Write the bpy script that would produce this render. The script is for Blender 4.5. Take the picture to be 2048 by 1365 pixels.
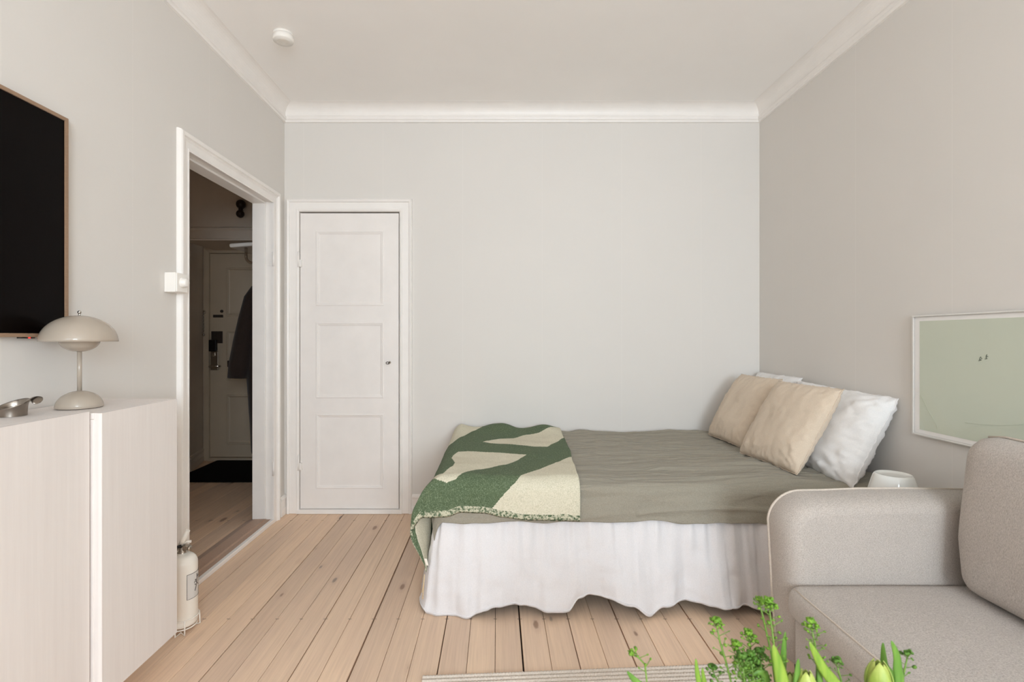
import bpy, bmesh, math, random
from mathutils import Vector, Matrix, noise as mnoise

# ------------------------------------------------------------------ camera, light, exposure
for o in list(bpy.data.objects):
    bpy.data.objects.remove(o)
sc = bpy.context.scene
COL = sc.collection
random.seed(7)
PI = math.pi

F, CX, CY, EYE = 1024.0, 994.0, 676.0, 1.17          # lens in pixels of the 2048 wide frame, vanishing point, eye height
cam_d = bpy.data.cameras.new('camera')
cam_d.sensor_width = 36.0
cam_d.lens = 18.0
cam_d.shift_x = (1024 - CX) / 2048
cam_d.shift_y = (CY - 682.5) / 2048
cam_d.clip_start = 0.02
cam_d.dof.use_dof = True
cam_d.dof.focus_distance = 2.7
cam_d.dof.aperture_fstop = 6.0
cam = bpy.data.objects.new('camera', cam_d)
COL.objects.link(cam)
cam.location = (0, 0, EYE)
cam.rotation_euler = (PI / 2, 0, 0)
sc.camera = cam

world = bpy.data.worlds.new('world')
sc.world = world
world.use_nodes = True
wn = world.node_tree.nodes
wn['Background'].inputs[0].default_value = (0.86, 0.93, 1.0, 1)
wn['Background'].inputs[1].default_value = 0.6


def area_light(name, loc, rot, sx, sy, power, color):
    d = bpy.data.lights.new(name, 'AREA')
    d.shape = 'RECTANGLE'
    d.size, d.size_y = sx, sy
    d.energy = power
    d.color = color
    o = bpy.data.objects.new(name, d)
    o.location = loc
    o.rotation_euler = rot
    COL.objects.link(o)
    return o


# daylight coming in through the two windows of the rear wall (behind the camera)
area_light('window_daylight', (0.90, -2.62, 1.60), (PI / 2, 0, 0), 1.3, 1.5, 149, (0.785, 0.90, 0.992))
area_light('window_daylight', (-0.70, -2.62, 1.60), (PI / 2, 0, 0), 1.0, 1.5, 34, (0.785, 0.90, 0.992))
# weak fill lamp added at the unseen near end to brighten the hall
area_light('hall_fill', (-2.1, 1.28, 1.5), (PI / 2, 0, 0), 0.7, 1.3, 1.1, (1.0, 0.95, 0.9))

sc.view_settings.view_transform = 'Standard'
sc.view_settings.look = 'None'
sc.view_settings.gamma = 1.0
sc.view_settings.use_curve_mapping = False
sc.view_settings.exposure = 0.0
sc.cycles.max_bounces = 14
sc.cycles.diffuse_bounces = 10
sc.cycles.transparent_max_bounces = 12
sc.cycles.caustics_reflective = False
sc.cycles.caustics_refractive = False


# ------------------------------------------------------------------ helpers
def at(x, y, Y):
    """photo pixel at depth Y -> point in the room"""
    return Vector(((x - CX) / F * Y, Y, EYE - (y - CY) / F * Y))


def lin(c):
    out = []
    for v in c:
        v /= 255.0
        out.append(v / 12.92 if v <= 0.04045 else ((v + 0.055) / 1.055) ** 2.4)
    return (out[0], out[1], out[2], 1.0)


def fbm(x, y, z=0.0, o=3):
    return mnoise.fractal(Vector((x, y, z)), 1.0, 2.0, o)


class NT:
    """small wrapper for building node materials"""
    def __init__(self, name):
        self.m = bpy.data.materials.new(name)
        self.m.use_nodes = True
        self.t = self.m.node_tree
        self.b = self.t.nodes['Principled BSDF']
        self.out = self.t.nodes['Material Output']

    def n(self, kind, **kw):
        nd = self.t.nodes.new(kind)
        for k, v in kw.items():
            setattr(nd, k, v)
        return nd

    def l(self, a, b):
        self.t.links.new(a, b)

    def math(self, op, a, b=None, c=None, clamp=False):
        nd = self.n('ShaderNodeMath', operation=op, use_clamp=clamp)
        for i, v in enumerate((a, b, c)):
            if v is None:
                continue
            if isinstance(v, (int, float)):
                nd.inputs[i].default_value = v
            else:
                self.l(v, nd.inputs[i])
        return nd.outputs[0]

    def mix(self, fac, a, b, blend='MIX'):
        nd = self.n('ShaderNodeMix', data_type='RGBA', blend_type=blend)
        for s, v in ((nd.inputs[0], fac), (nd.inputs[6], a), (nd.inputs[7], b)):
            if isinstance(v, (int, float)):
                s.default_value = v
            elif isinstance(v, tuple):
                s.default_value = v
            else:
                self.l(v, s)
        return nd.outputs[2]

    def coord(self, scale=(1, 1, 1), which='Object', loc=None):
        tc = self.n('ShaderNodeTexCoord')
        mp = self.n('ShaderNodeMapping')
        mp.inputs['Scale'].default_value = scale
        if loc:
            mp.inputs['Location'].default_value = loc
        self.l(tc.outputs[which], mp.inputs['Vector'])
        return mp.outputs[0]

    def noise(self, vec, scale, detail=3.0, rough=0.55, dist=0.0):
        nd = self.n('ShaderNodeTexNoise')
        nd.inputs['Scale'].default_value = scale
        nd.inputs['Detail'].default_value = detail
        nd.inputs['Roughness'].default_value = rough
        nd.inputs['Distortion'].default_value = dist
        if vec is not None:
            self.l(vec, nd.inputs['Vector'])
        return nd.outputs[0]

    def ramp(self, fac, stops):
        nd = self.n('ShaderNodeValToRGB')
        el = nd.color_ramp.elements
        while len(el) < len(stops):
            el.new(0.5)
        for e, (p, c) in zip(el, stops):
            e.position = p
            e.color = c if isinstance(c, tuple) else (c, c, c, 1)
        self.l(fac, nd.inputs[0])
        return nd.outputs[0]

    def bump(self, h, strength, dist=0.01):
        nd = self.n('ShaderNodeBump')
        nd.inputs['Strength'].default_value = strength
        nd.inputs['Distance'].default_value = dist
        self.l(h, nd.inputs['Height'])
        self.l(nd.outputs[0], self.b.inputs['Normal'])

    def set(self, color=None, rough=None, metal=None, spec=None):
        if color is not None:
            if isinstance(color, tuple):
                self.b.inputs['Base Color'].default_value = color
            else:
                self.l(color, self.b.inputs['Base Color'])
        if rough is not None:
            self.b.inputs['Roughness'].default_value = rough
        if metal is not None:
            self.b.inputs['Metallic'].default_value = metal
        if spec is not None:
            self.b.inputs['Specular IOR Level'].default_value = spec
        return self


def paint(name, c, rough=0.5, var=0.03, scale=6.0, bump=0.0, bscale=120.0, spec=0.4):
    g = NT(name)
    v = g.coord()
    n = g.noise(v, scale, 4)
    c0 = lin(c)
    dark = tuple(x * (1 - var) for x in c0[:3]) + (1,)
    lite = tuple(min(1, x * (1 + var)) for x in c0[:3]) + (1,)
    g.set(g.ramp(n, [(0.3, dark), (0.7, lite)]), rough, spec=spec)
    if bump:
        g.bump(g.noise(v, bscale, 3), bump, 0.002)
    return g.m


def metal(name, c, rough=0.25):
    g = NT(name)
    v = g.coord((60, 60, 3))
    n = g.noise(v, 8, 2)
    c0 = lin(c)
    g.set(g.ramp(n, [(0.3, tuple(x * .92 for x in c0[:3]) + (1,)), (0.7, c0)]), rough, 1.0)
    return g.m


def fabric(name, c, c2, scale=260.0, stretch=(1, 1, 1), rough=0.9, bump=0.35, big=0.05, mid=0.5, sharp=0.2):
    g = NT(name)
    n1 = g.noise(g.coord(stretch), scale, 3, 0.7)
    n2 = g.noise(g.coord(), 5, 3)
    col = g.ramp(n1, [(mid - sharp, lin(c2)), (mid + sharp, lin(c))])
    shade = g.ramp(n2, [(0.3, 1 - big), (0.7, 1.0)])
    g.set(g.mix(1.0, col, shade, 'MULTIPLY'), rough, spec=0.15)
    g.b.inputs['Sheen Weight'].default_value = 0.15
    g.bump(n1, bump, 0.003)
    return g.m


# ---- mesh helpers
def box(bm, x0, x1, y0, y1, z0, z1, bev=0.0, seg=2):
    tmp = bmesh.new()
    r = bmesh.ops.create_cube(tmp, size=1.0)
    for v in tmp.verts:
        v.co = Vector(((x0 + x1) / 2 + v.co.x * (x1 - x0), (y0 + y1) / 2 + v.co.y * (y1 - y0),
                       (z0 + z1) / 2 + v.co.z * (z1 - z0)))
    if bev > 0:
        bmesh.ops.bevel(tmp, geom=list(tmp.edges), offset=bev, segments=seg, profile=0.5, affect='EDGES')
    merge(bm, tmp)


def merge(bm, tmp, M=None):
    vm = {}
    for v in tmp.verts:
        vm[v] = bm.verts.new(M @ v.co if M else v.co)
    for f in tmp.faces:
        try:
            nf = bm.faces.new([vm[v] for v in f.verts])
            nf.smooth = f.smooth
        except ValueError:
            pass
    tmp.free()


def tube(bm, pts, rad, n=8, cap=True):
    pts = [Vector(p) for p in pts]
    if isinstance(rad, (int, float)):
        rad = [rad] * len(pts)
    rings = []
    up = None
    for i, p in enumerate(pts):
        d = (pts[min(i + 1, len(pts) - 1)] - pts[max(i - 1, 0)]).normalized()
        if up is None:
            up = d.orthogonal().normalized()
        up = (up - d * up.dot(d))
        up = up.normalized() if up.length > 1e-6 else d.orthogonal().normalized()
        s = d.cross(up)
        rings.append([bm.verts.new(p + (up * math.cos(2 * PI * k / n) + s * math.sin(2 * PI * k / n)) * rad[i])
                      for k in range(n)])
    for a, b in zip(rings, rings[1:]):
        for k in range(n):
            bm.faces.new((a[k], a[(k + 1) % n], b[(k + 1) % n], b[k])).smooth = True
    if cap:
        bm.faces.new(rings[0][::-1])
        bm.faces.new(rings[-1])


def lathe(bm, prof, c, n=32, axis='z', cap0=False, cap1=False, arc=None):
    """prof: list of (radius, height); c centre"""
    c = Vector(c)
    rings = []
    a0, a1 = arc if arc else (0, 2 * PI)
    m = n + 1 if arc else n
    for r, h in prof:
        ring = []
        for k in range(m):
            t = a0 + (a1 - a0) * k / n
            x, y = r * math.cos(t), r * math.sin(t)
            p = (x, y, h) if axis == 'z' else ((h, x, y) if axis == 'x' else (x, h, y))
            ring.append(bm.verts.new(c + Vector(p)))
        rings.append(ring)
    for a, b in zip(rings, rings[1:]):
        for k in range(m if not arc else m - 1):
            bm.faces.new((a[k], a[(k + 1) % m], b[(k + 1) % m], b[k])).smooth = True
    if cap0:
        bm.faces.new(rings[0][::-1])
    if cap1:
        bm.faces.new(rings[-1])


def grid(bm, fn, nu, nv, smooth=True, flip=False):
    vs = [[bm.verts.new(fn(i / nu, j / nv)) for j in range(nv + 1)] for i in range(nu + 1)]
    for i in range(nu):
        for j in range(nv):
            q = (vs[i][j], vs[i + 1][j], vs[i + 1][j + 1], vs[i][j + 1])
            bm.faces.new(q[::-1] if flip else q).smooth = smooth
    return vs


def prism(bm, poly, fn0, fn1):
    """poly of 2D points, fn0/fn1 place it at both ends"""
    a = [bm.verts.new(fn0(*p)) for p in poly]
    b = [bm.verts.new(fn1(*p)) for p in poly]
    n = len(poly)
    bm.faces.new(a[::-1])
    bm.faces.new(b)
    for k in range(n):
        bm.faces.new((a[k], a[(k + 1) % n], b[(k + 1) % n], b[k]))


def softbox(bm, x0, x1, y0, y1, z0, z1, r, puff=(0, 0, 0), n=14, warp=None):
    """box with rounded edges, faces puffed outwards"""
    tmp = bmesh.new()
    bmesh.ops.create_cube(tmp, size=2.0)
    bmesh.ops.subdivide_edges(tmp, edges=list(tmp.edges), cuts=n, use_grid_fill=True)
    c = Vector(((x0 + x1) / 2, (y0 + y1) / 2, (z0 + z1) / 2))
    h = Vector(((x1 - x0) / 2, (y1 - y0) / 2, (z1 - z0) / 2))
    for v in tmp.verts:
        u = Vector([math.sin(max(-1, min(1, q)) * PI / 2) for q in v.co])
        p = Vector([u[i] * h[i] for i in range(3)])
        inner = Vector([max(-(h[i] - r), min(h[i] - r, p[i])) for i in range(3)])
        d = p - inner
        if d.length > 1e-9:
            d = d.normalized() * r
        q = inner + d
        f = [1 - u[i] * u[i] for i in range(3)]
        q.x += u.x * puff[0] * f[1] * f[2] * (abs(u.x) > .5)
        q.y += u.y * puff[1] * f[0] * f[2] * (abs(u.y) > .5)
        q.z += u.z * puff[2] * f[0] * f[1] * (abs(u.z) > .5)
        v.co = c + q
        if warp:
            v.co = warp(v.co)
    for f in tmp.faces:
        f.smooth = True
    merge(bm, tmp)


def u_frame(bm, uL, uR, v0, vT, prof, place, closed=False):
    """moulding profile [(w outward, d proud)] swept round an opening with mitred corners"""
    if closed:
        cs = [(-1, -1, uL, v0), (-1, 1, uL, vT), (1, 1, uR, vT), (1, -1, uR, v0), (-1, -1, uL, v0)]
    else:
        cs = [(-1, 0, uL, v0), (-1, 1, uL, vT), (1, 1, uR, vT), (1, 0, uR, v0)]
    rows = []
    for su, sv, u, v in cs:
        rows.append([bm.verts.new(place(u + su * w, v + sv * w, d)) for w, d in prof])
    for a, b in zip(rows, rows[1:]):
        for k in range(len(prof) - 1):
            bm.faces.new((a[k], a[k + 1], b[k + 1], b[k]))
    if not closed:
        for r in (rows[0], rows[-1]):
            try:
                bm.faces.new(r)
            except ValueError:
                pass


def obj(name, bm, mat, parent=None, smooth=None, recalc=True, origin=None):
    """one mesh object; bm is in room coordinates, the object's origin is its parent's (or the given one)"""
    off = Vector((0, 0, 0))
    par = parent
    while par is not None:
        off += par.location
        par = par.parent
    if origin is not None:
        base = Vector(origin)
    else:
        base = off
    if recalc:
        bmesh.ops.recalc_face_normals(bm, faces=list(bm.faces))
    if smooth is not None:
        for f in bm.faces:
            f.smooth = smooth
    bmesh.ops.translate(bm, verts=list(bm.verts), vec=-base)
    me = bpy.data.meshes.new(name)
    bm.to_mesh(me)
    bm.free()
    me.materials.append(mat)
    o = bpy.data.objects.new(name, me)
    o.location = base - off
    COL.objects.link(o)
    if parent is not None:
        o.parent = parent
    return o


def thing(name, label, cat, loc=(0, 0, 0), group=None):
    o = bpy.data.objects.new(name, None)
    o.empty_display_size = 0.05
    o.location = loc
    COL.objects.link(o)
    o['label'] = label
    o['category'] = cat
    if group:
        o['group'] = group
    return o


def tag(o, label, cat, group=None):
    o['label'] = label
    o['category'] = cat
    if group:
        o['group'] = group
    return o


def struct(name, label=None, loc=(0, 0, 0)):
    o = bpy.data.objects.new(name, None)
    o.location = loc
    COL.objects.link(o)
    o['kind'] = 'structure'
    if label:
        o['label'] = label
    return o


def smesh(name, bm, mat, label=None, smooth=None):
    o = obj(name, bm, mat, None, smooth)
    o['kind'] = 'structure'
    if label:
        o['label'] = label
    return o


# ------------------------------------------------------------------ materials
def wall_paint(name, c, seam_axis, seam_at):
    g = NT(name)
    v = g.coord()
    n = g.noise(v, 2.5, 4)
    c0 = lin(c)
    col = g.ramp(n, [(0.3, tuple(x * .985 for x in c0[:3]) + (1,)), (0.7, c0)])
    sep = g.n('ShaderNodeSeparateXYZ')
    g.l(v, sep.inputs[0])
    s = g.math('SUBTRACT', sep.outputs[seam_axis], seam_at)
    fr = g.math('FRACT', g.math('DIVIDE', s, 0.53))
    line = g.math('LESS_THAN', fr, 0.006)
    col = g.mix(g.math('MULTIPLY', line, 0.35), col, tuple(min(1, x * 1.12) for x in c0[:3]) + (1,))
    g.set(col, 0.62, spec=0.25)
    g.bump(g.math('ADD', g.noise(g.coord((1, 1, 1)), 160, 3), g.math('MULTIPLY', line, 0.6)), 0.12, 0.001)
    return g.m


M_WALL_L = wall_paint('wall_paper', (220, 216, 211), 1, 0.4)
M_WALL_B = wall_paint('wall_paper_back', (220, 216, 211), 0, 0.3)
M_WALL_R = wall_paint('wall_paper_right', (220, 216, 211), 1, 1.967)
M_HALL = paint('hall_paint', (214, 203, 190), 0.7, 0.03, 3)
M_CEIL = paint('ceiling_paint', (245, 243, 241), 0.75, 0.015, 2)
M_TRIM = paint('trim_paint', (238, 234, 230), 0.38, 0.02, 9, 0.08, 40)
M_DOORP = paint('door_paint', (236, 231, 227), 0.4, 0.025, 7, 0.1, 35)
M_HALLDOOR = paint('hall_door_paint', (205, 190, 168), 0.5, 0.03, 5)
M_WHITEPL = paint('white_plastic', (238, 234, 228), 0.35, 0.01)
M_CAB = None
M_DARKGAP = paint('dark_gap', (46, 32, 30), 0.8, 0.1)
M_CHROME = metal('chrome', (205, 200, 192), 0.12)
M_STEEL = metal('brushed_steel', (186, 176, 164), 0.3)
M_BLACK = paint('black_plastic', (18, 16, 16), 0.4, 0.1)
M_IRON = paint('dark_iron', (58, 48, 42), 0.5, 0.15, 40)
M_BRONZE = paint('dark_bronze', (44, 32, 26), 0.3, 0.15, 30)


def cabinet_mat():
    g = NT('white_stained_pine')
    n = g.noise(g.coord((14, 14, 0.5)), 4, 4, 0.6)
    n2 = g.noise(g.coord((60, 60, 1.2)), 6, 2)
    f = g.math('ADD', g.math('MULTIPLY', n, 0.7), g.math('MULTIPLY', n2, 0.3))
    g.set(g.ramp(f, [(0.3, lin(CABD)), (0.7, lin(CABL))]), 0.55, spec=0.3)
    g.bump(f, 0.08, 0.002)
    return g.m


CABD, CABL = (224, 217, 213), (231, 225, 221)
M_CAB = cabinet_mat()


def plank_mat():
    g = NT('whitewashed_pine')
    tc = g.n('ShaderNodeTexCoord')
    oi = g.n('ShaderNodeObjectInfo')
    rnd = oi.outputs['Random']
    sh = g.n('ShaderNodeCombineXYZ')
    g.l(g.math('MULTIPLY', rnd, 37.0), sh.inputs[0])
    g.l(g.math('MULTIPLY', rnd, 91.0), sh.inputs[1])
    add = g.n('ShaderNodeVectorMath', operation='ADD')
    g.l(tc.outputs['Object'], add.inputs[0])
    g.l(sh.outputs[0], add.inputs[1])
    pos = add.outputs[0]

    def mapped(s):
        mp = g.n('ShaderNodeMapping')
        mp.inputs['Scale'].default_value = s
        g.l(pos, mp.inputs['Vector'])
        return mp.outputs[0]
    n_grain = g.noise(mapped((70, 1.6, 1)), 1.0, 4, 0.6, 0.6)
    n_big = g.noise(mapped((5, 0.8, 1)), 1.0, 3)
    n_fine = g.noise(mapped((260, 6, 1)), 1.0, 2)
    # knots: sparse voronoi cells, darkened core
    vo = g.n('ShaderNodeTexVoronoi', feature='F1')
    vo.inputs['Scale'].default_value = 1.0
    vo.inputs['Randomness'].default_value = 1.0
    g.l(mapped((9.0, 3.4, 1)), vo.inputs['Vector'])
    sepc = g.n('ShaderNodeSeparateColor')
    g.l(vo.outputs['Color'], sepc.inputs[0])
    pick = g.math('LESS_THAN', sepc.outputs[0], 0.66)
    size = g.math('MULTIPLY_ADD', sepc.outputs[1], 0.11, 0.045)
    wob = g.math('MULTIPLY', g.noise(mapped((60, 60, 1)), 1.0, 2), 0.05)
    d = g.math('SUBTRACT', g.math('ADD', vo.outputs['Distance'], wob), g.math('ADD', size, 0.02))
    core = g.math('MULTIPLY', g.math('MULTIPLY', d, -22.0, clamp=True), pick, clamp=True)
    halo = g.math('MULTIPLY', g.math('MULTIPLY', g.math('SUBTRACT', d, 0.13), -5.0, clamp=True), pick, clamp=True)
    base = g.ramp(n_grain, [(0.25, lin(P_DARK)), (0.5, lin(P_MID)), (0.8, lin(P_LITE))])
    tint = g.ramp(n_big, [(0.3, lin((212, 188, 170))), (0.7, lin((242, 214, 184)))])
    base = g.mix(0.45, base, tint)
    plank_t = g.ramp(rnd, [(0.0, (0.88, 0.87, 0.87, 1)), (0.5, (0.97, 0.965, 0.96, 1)), (1.0, (1.06, 1.03, 0.99, 1))])
    base = g.mix(1.0, base, plank_t, 'MULTIPLY')
    base = g.mix(g.math('MULTIPLY', halo, 0.35), base, lin((176, 146, 128)))
    kcol = g.ramp(sepc.outputs[2], [(0.3, lin((134, 122, 112))), (0.7, lin((142, 112, 94)))])
    base = g.mix(g.math('MULTIPLY', core, 0.75), base, kcol)
    base = g.mix(g.math('MULTIPLY', g.math('SUBTRACT', 0.55, n_fine, clamp=True), 0.5), base, lin((150, 122, 104)))
    # nail heads in rows near the joints
    sp = g.n('ShaderNodeSeparateXYZ')
    g.l(tc.outputs['Object'], sp.inputs[0])
    ax = g.math('SUBTRACT', g.math('ABSOLUTE', sp.outputs[0]), 0.047)
    yy = g.math('DIVIDE', g.math('SUBTRACT', sp.outputs[1], 2.13), 1.15)
    ay = g.math('MULTIPLY', g.math('SUBTRACT', g.math('ABSOLUTE', g.math('SUBTRACT', g.math('FRACT', g.math('ADD', yy, 0.5)), 0.5)), 0.0), 1.15)
    dd = g.math('SQRT', g.math('ADD', g.math('MULTIPLY', ax, ax), g.math('MULTIPLY', ay, ay)))
    nail = g.math('LESS_THAN', dd, 0.0042)
    base = g.mix(g.math('MULTIPLY', nail, 0.45), base, lin((88, 70, 62)))
    g.set(base, 0.52, spec=0.3)
    g.bump(g.math('ADD', g.math('MULTIPLY', n_grain, 0.6), g.math('MULTIPLY', n_fine, 0.3)), 0.10, 0.002)
    return g.m


P_DARK, P_MID, P_LITE = (206, 177, 153), (226, 198, 172), (242, 214, 187)
M_PLANK = plank_mat()
M_SUB = paint('subfloor', (52, 40, 34), 0.9, 0.1)

M_SPREAD = fabric('olive_linen', (155, 149, 135), (138, 132, 119), 220, (1, 3, 1), 0.92, 0.35, 0.08)
M_SKIRT = fabric('white_cotton', (225, 222, 223), (214, 211, 212), 300, (1, 1, 1), 0.92, 0.15, 0.03)
M_BEIGE = fabric('beige_linen', (223, 206, 186), (205, 188, 168), 420, (1, 1, 1), 0.92, 0.3, 0.06)
M_WHITEC = fabric('white_linen', (236, 234, 232), (226, 224, 223), 300, (1, 1, 1), 0.92, 0.15, 0.04)


def sofa_mat(name, st):
    g = NT(name)
    n1 = g.noise(g.coord(st), 260, 3, 0.75)
    n2 = g.noise(g.coord(), 620, 2, 0.7)
    n3 = g.noise(g.coord(), 9, 3)
    f = g.math('ADD', g.math('MULTIPLY', n1, 0.65), g.math('MULTIPLY', n2, 0.35))
    col = g.ramp(f, [(0.34, lin((148, 138, 131))), (0.5, lin((182, 173, 165))), (0.66, lin((208, 200, 192)))])
    g.set(g.mix(1.0, col, g.ramp(n3, [(0.3, 0.95), (0.7, 1.0)]), 'MULTIPLY'), 0.95, spec=0.1)
    g.b.inputs['Sheen Weight'].default_value = 0.2
    g.bump(f, 0.45, 0.003)
    return g.m


M_SOFA = sofa_mat('beige_grey_melange', (1, 1, 3.0))
M_SOFAV = sofa_mat('beige_grey_melange_upright', (1, 2.0, 0.7))
M_PIPE = paint('sofa_piping', (198, 186, 174), 0.9, 0.08, 200)

# ------------------------------------------------------------------ room shell
XL, XR, YB, YR = -1.417, 1.75, 3.413, -2.55
H = 2.715
DN, DF = 2.335, 3.235            # hall doorway, near and far edge of the opening along the left wall
DT = 2.03                        # its height
HX = -1.53                       # hall face of the left wall

# floor: planks along the room, one object each
floor = struct('floor')
bm = bmesh.new()
box(bm, -3.0, 2.0, YR - .1, 5.1, -0.06, -0.024)
obj('subfloor', bm, M_SUB, floor)
PW = 0.1009
wide = {1: .006, 5: .005, 8: .005, -2: .004, -5: .0065, -10: .005, -7: .004, 3: .003, -13: .004, 12: .004}


def plank_mesh(y0, y1, tag_):
    b = bmesh.new()
    n = 3
    prof = [(-.5, -.02), (-.5, -.0012), (-.488, 0), (.488, 0), (.5, -.0012), (.5, -.02)]
    prism(b, prof, lambda u, v: Vector((u * 0.1, y0, v)), lambda u, v: Vector((u * 0.1, y1, v)))
    bmesh.ops.recalc_face_normals(b, faces=list(b.faces))
    me = bpy.data.meshes.new('plank' + tag_)
    b.to_mesh(me)
    b.free()
    me.materials.append(M_PLANK)
    return me


pm_room, pm_hall = plank_mesh(YR, YB - .002, ''), plank_mesh(1.2, 4.97, '_hall')
for k in range(-16, 18):
    if -0.007 + k * PW < XL - .02:
        continue
    g0, g1 = wide.get(k, .0016), wide.get(k + 1, .0016)
    x0, x1 = -0.007 + k * PW + g0 / 2, -0.007 + (k + 1) * PW - g1 / 2
    o = bpy.data.objects.new('plank', pm_room)
    o.location = ((x0 + x1) / 2, 0, random.uniform(-.0008, 0))
    o.scale = ((x1 - x0) / 0.1, 1, 1)
    o.parent = floor
    COL.objects.link(o)
for k in range(-29, -14):
    x0, x1 = -0.007 + k * PW + .0012, -0.007 + (k + 1) * PW - .0012
    if x1 > HX + .03:
        continue
    o = bpy.data.objects.new('plank', pm_hall)
    o.location = ((x0 + x1) / 2, 0, random.uniform(-.0008, 0))
    o.scale = ((x1 - x0) / 0.1, 1, 1)
    o.parent = floor
    COL.objects.link(o)

bm = bmesh.new()
box(bm, XL - .15, XR + .15, YR - .15, YB + .15, H, H + .1)
smesh('ceiling', bm, M_CEIL)

bm = bmesh.new()
box(bm, HX, XL, YR - .1, DN - .02, -.02, H)
box(bm, HX, XL, DF + .02, YB + .1, -.02, H)
box(bm, HX, XL, DN - .02, DF + .02, DT + .02, H)
smesh('wall_left', bm, M_WALL_L)
bm = bmesh.new()
CL, CR, CT, CB = -1.313, -0.650, 2.006, 0.03     # closet door opening
box(bm, XL, CL - .004, YB, YB + .1, -.02, H)
box(bm, CR + .004, XR + .1, YB, YB + .1, -.02, H)
box(bm, CL - .004, CR + .004, YB, YB + .1, CT + .005, H)
box(bm, CL - .004, CR + .004, YB + .05, YB + .1, -.02, CT + .005)
smesh('wall_back', bm, M_WALL_B)
bm = bmesh.new()
box(bm, XR, XR + .1, YR - .1, YB + .1, -.02, H)
smesh('wall_right', bm, M_WALL_R)
# rear wall with the two windows the daylight comes from
bm = bmesh.new()
wins = [(-1.20, -0.20), (0.25, 1.55)]
xs = [XL, wins[0][0], wins[0][1], wins[1][0], wins[1][1], XR]
for a, b in ((xs[0], xs[1]), (xs[2], xs[3]), (xs[4], xs[5])):
    box(bm, a, b, YR - .1, YR, -.02, H)
for a, b in wins:
    box(bm, a, b, YR - .1, YR, -.02, 0.86)
    box(bm, a, b, YR - .1, YR, 2.38, H)
smesh('wall_rear', bm, M_WALL_B)
for i, (a, b) in enumerate(wins):
    w = struct('window_%d' % (i + 1), None, (0, 0, 0))
    bm = bmesh.new()
    for (p, q, r, s) in ((a, a + .05, .86, 2.38), (b - .05, b, .86, 2.38), (a, b, .86, .91), (a, b, 2.33, 2.38),
                         ((a + b) / 2 - .025, (a + b) / 2 + .025, .86, 2.38)):
        box(bm, p, q, YR - .03, YR + .0, r, s)
    obj('window_frame', bm, M_TRIM, w)

# cornice: cove and moulding, mitred in the corners
RC = .066
prof = [(0.0, 2.602), (.012, 2.604), (.014, 2.616), (.020, 2.620), (.022, 2.630), (.017, 2.634), (.017, 2.640), (.012, 2.646)]
prof += [(.010 + RC * (1 - math.cos(t)), 2.648 + RC * math.sin(t)) for t in [PI / 2 * i / 9 for i in range(10)]]
prof += [(RC + .02, H + .02), (0, H + .02)]


def cornice(name, fn0, fn1):
    bm = bmesh.new()
    prism(bm, prof, fn0, fn1)
    o = smesh(name, bm, M_TRIM)
    for p in o.data.polygons:
        p.use_smooth = False
    return o


cornice('trim_1', lambda d, z: Vector((XL + d, YB - d, z)), lambda d, z: Vector((XR - d, YB - d, z)))
cornice('trim_2', lambda d, z: Vector((XL + d, YR, z)), lambda d, z: Vector((XL + d, YB - d, z)))
cornice('trim_3', lambda d, z: Vector((XR - d, YR, z)), lambda d, z: Vector((XR - d, YB - d, z)))

# baseboards
bp = [(0, 0), (.018, 0), (.018, .045), (.015, .05), (.015, .098), (.019, .104), (.019, .112), (.012, .120), (.008, .128), (0, .128)]


def base(name, p0, p1, nrm, mat=M_TRIM):
    bm = bmesh.new()
    n = Vector(nrm)
    prism(bm, bp, lambda d, z: Vector(p0) + n * d + Vector((0, 0, z)), lambda d, z: Vector(p1) + n * d + Vector((0, 0, z)))
    return smesh(name, bm, mat)


base('baseboard_back', (-0.568, YB, .001), (XR, YB, .001), (0, -1, 0))
base('baseboard_right', (XR, YR, .001), (XR, YB - .02, .001), (-1, 0, 0))
base('baseboard_left', (XL, 1.0, .001), (XL, DN - .07, .001), (1, 0, 0))
base('baseboard_corner', (XL, 3.33, .001), (XL, YB - .001, .001), (1, 0, 0))

# ---- doorway to the hall (door leaf taken off)
d1 = struct('door_1', None, (XL, DN, 0))
bm = bmesh.new()
cprof = [(-.002, 0.0), (-.002, .010), (.006, .012), (.010, .009), (.038, .010), (.044, .016), (.050, .014), (.054, .023),
         (.068, .024), (.074, .020), (.078, .006), (.078, 0)]
u_frame(bm, DN + .006, DF - .006, 0.0, DT - .006, cprof, lambda u, v, d: Vector((XL + d, u, v)))
obj('casing', bm, M_TRIM, d1)
bm = bmesh.new()       # jamb with a rebate step
for (y0, y1) in ((DN - .018, DN), (DF, DF + .018)):
    box(bm, HX - .008, XL + .001, y0, y1, 0, DT)
box(bm, HX - .008, XL + .001, DN - .018, DF + .018, DT, DT + .018)
obj('jamb', bm, M_TRIM, d1)
bm = bmesh.new()
for (y0, y1) in ((DN + .0005, DN + .014), (DF - .014, DF - .0005)):
    box(bm, HX - .010, XL - .042, y0, y1, 0.026, DT - .0005, .002)
box(bm, HX - .010, XL - .042, DN + .014, DF - .014, DT - .014, DT - .0005, .002)
obj('door_stop', bm, M_TRIM, d1)
bm = bmesh.new()
hprof = [(0.0, 0.0), (0.0, .012), (.07, .018), (.078, .0)]
u_frame(bm, DN - .005, DF + .005, 0.0, DT + .005, hprof, lambda u, v, d: Vector((HX - d, u, v)))
obj('casing', bm, M_TRIM, d1)
for zc in (1.665, 0.345):
    bm = bmesh.new()
    tube(bm, [(XL + .008, DF - .010, zc - .045), (XL + .008, DF - .010, zc + .045)], .0065, 10)
    box(bm, XL - .035, XL + .006, DF - .0035, DF - .0004, zc - .04, zc + .04)
    obj('hinge', bm, M_TRIM, d1)

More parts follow.
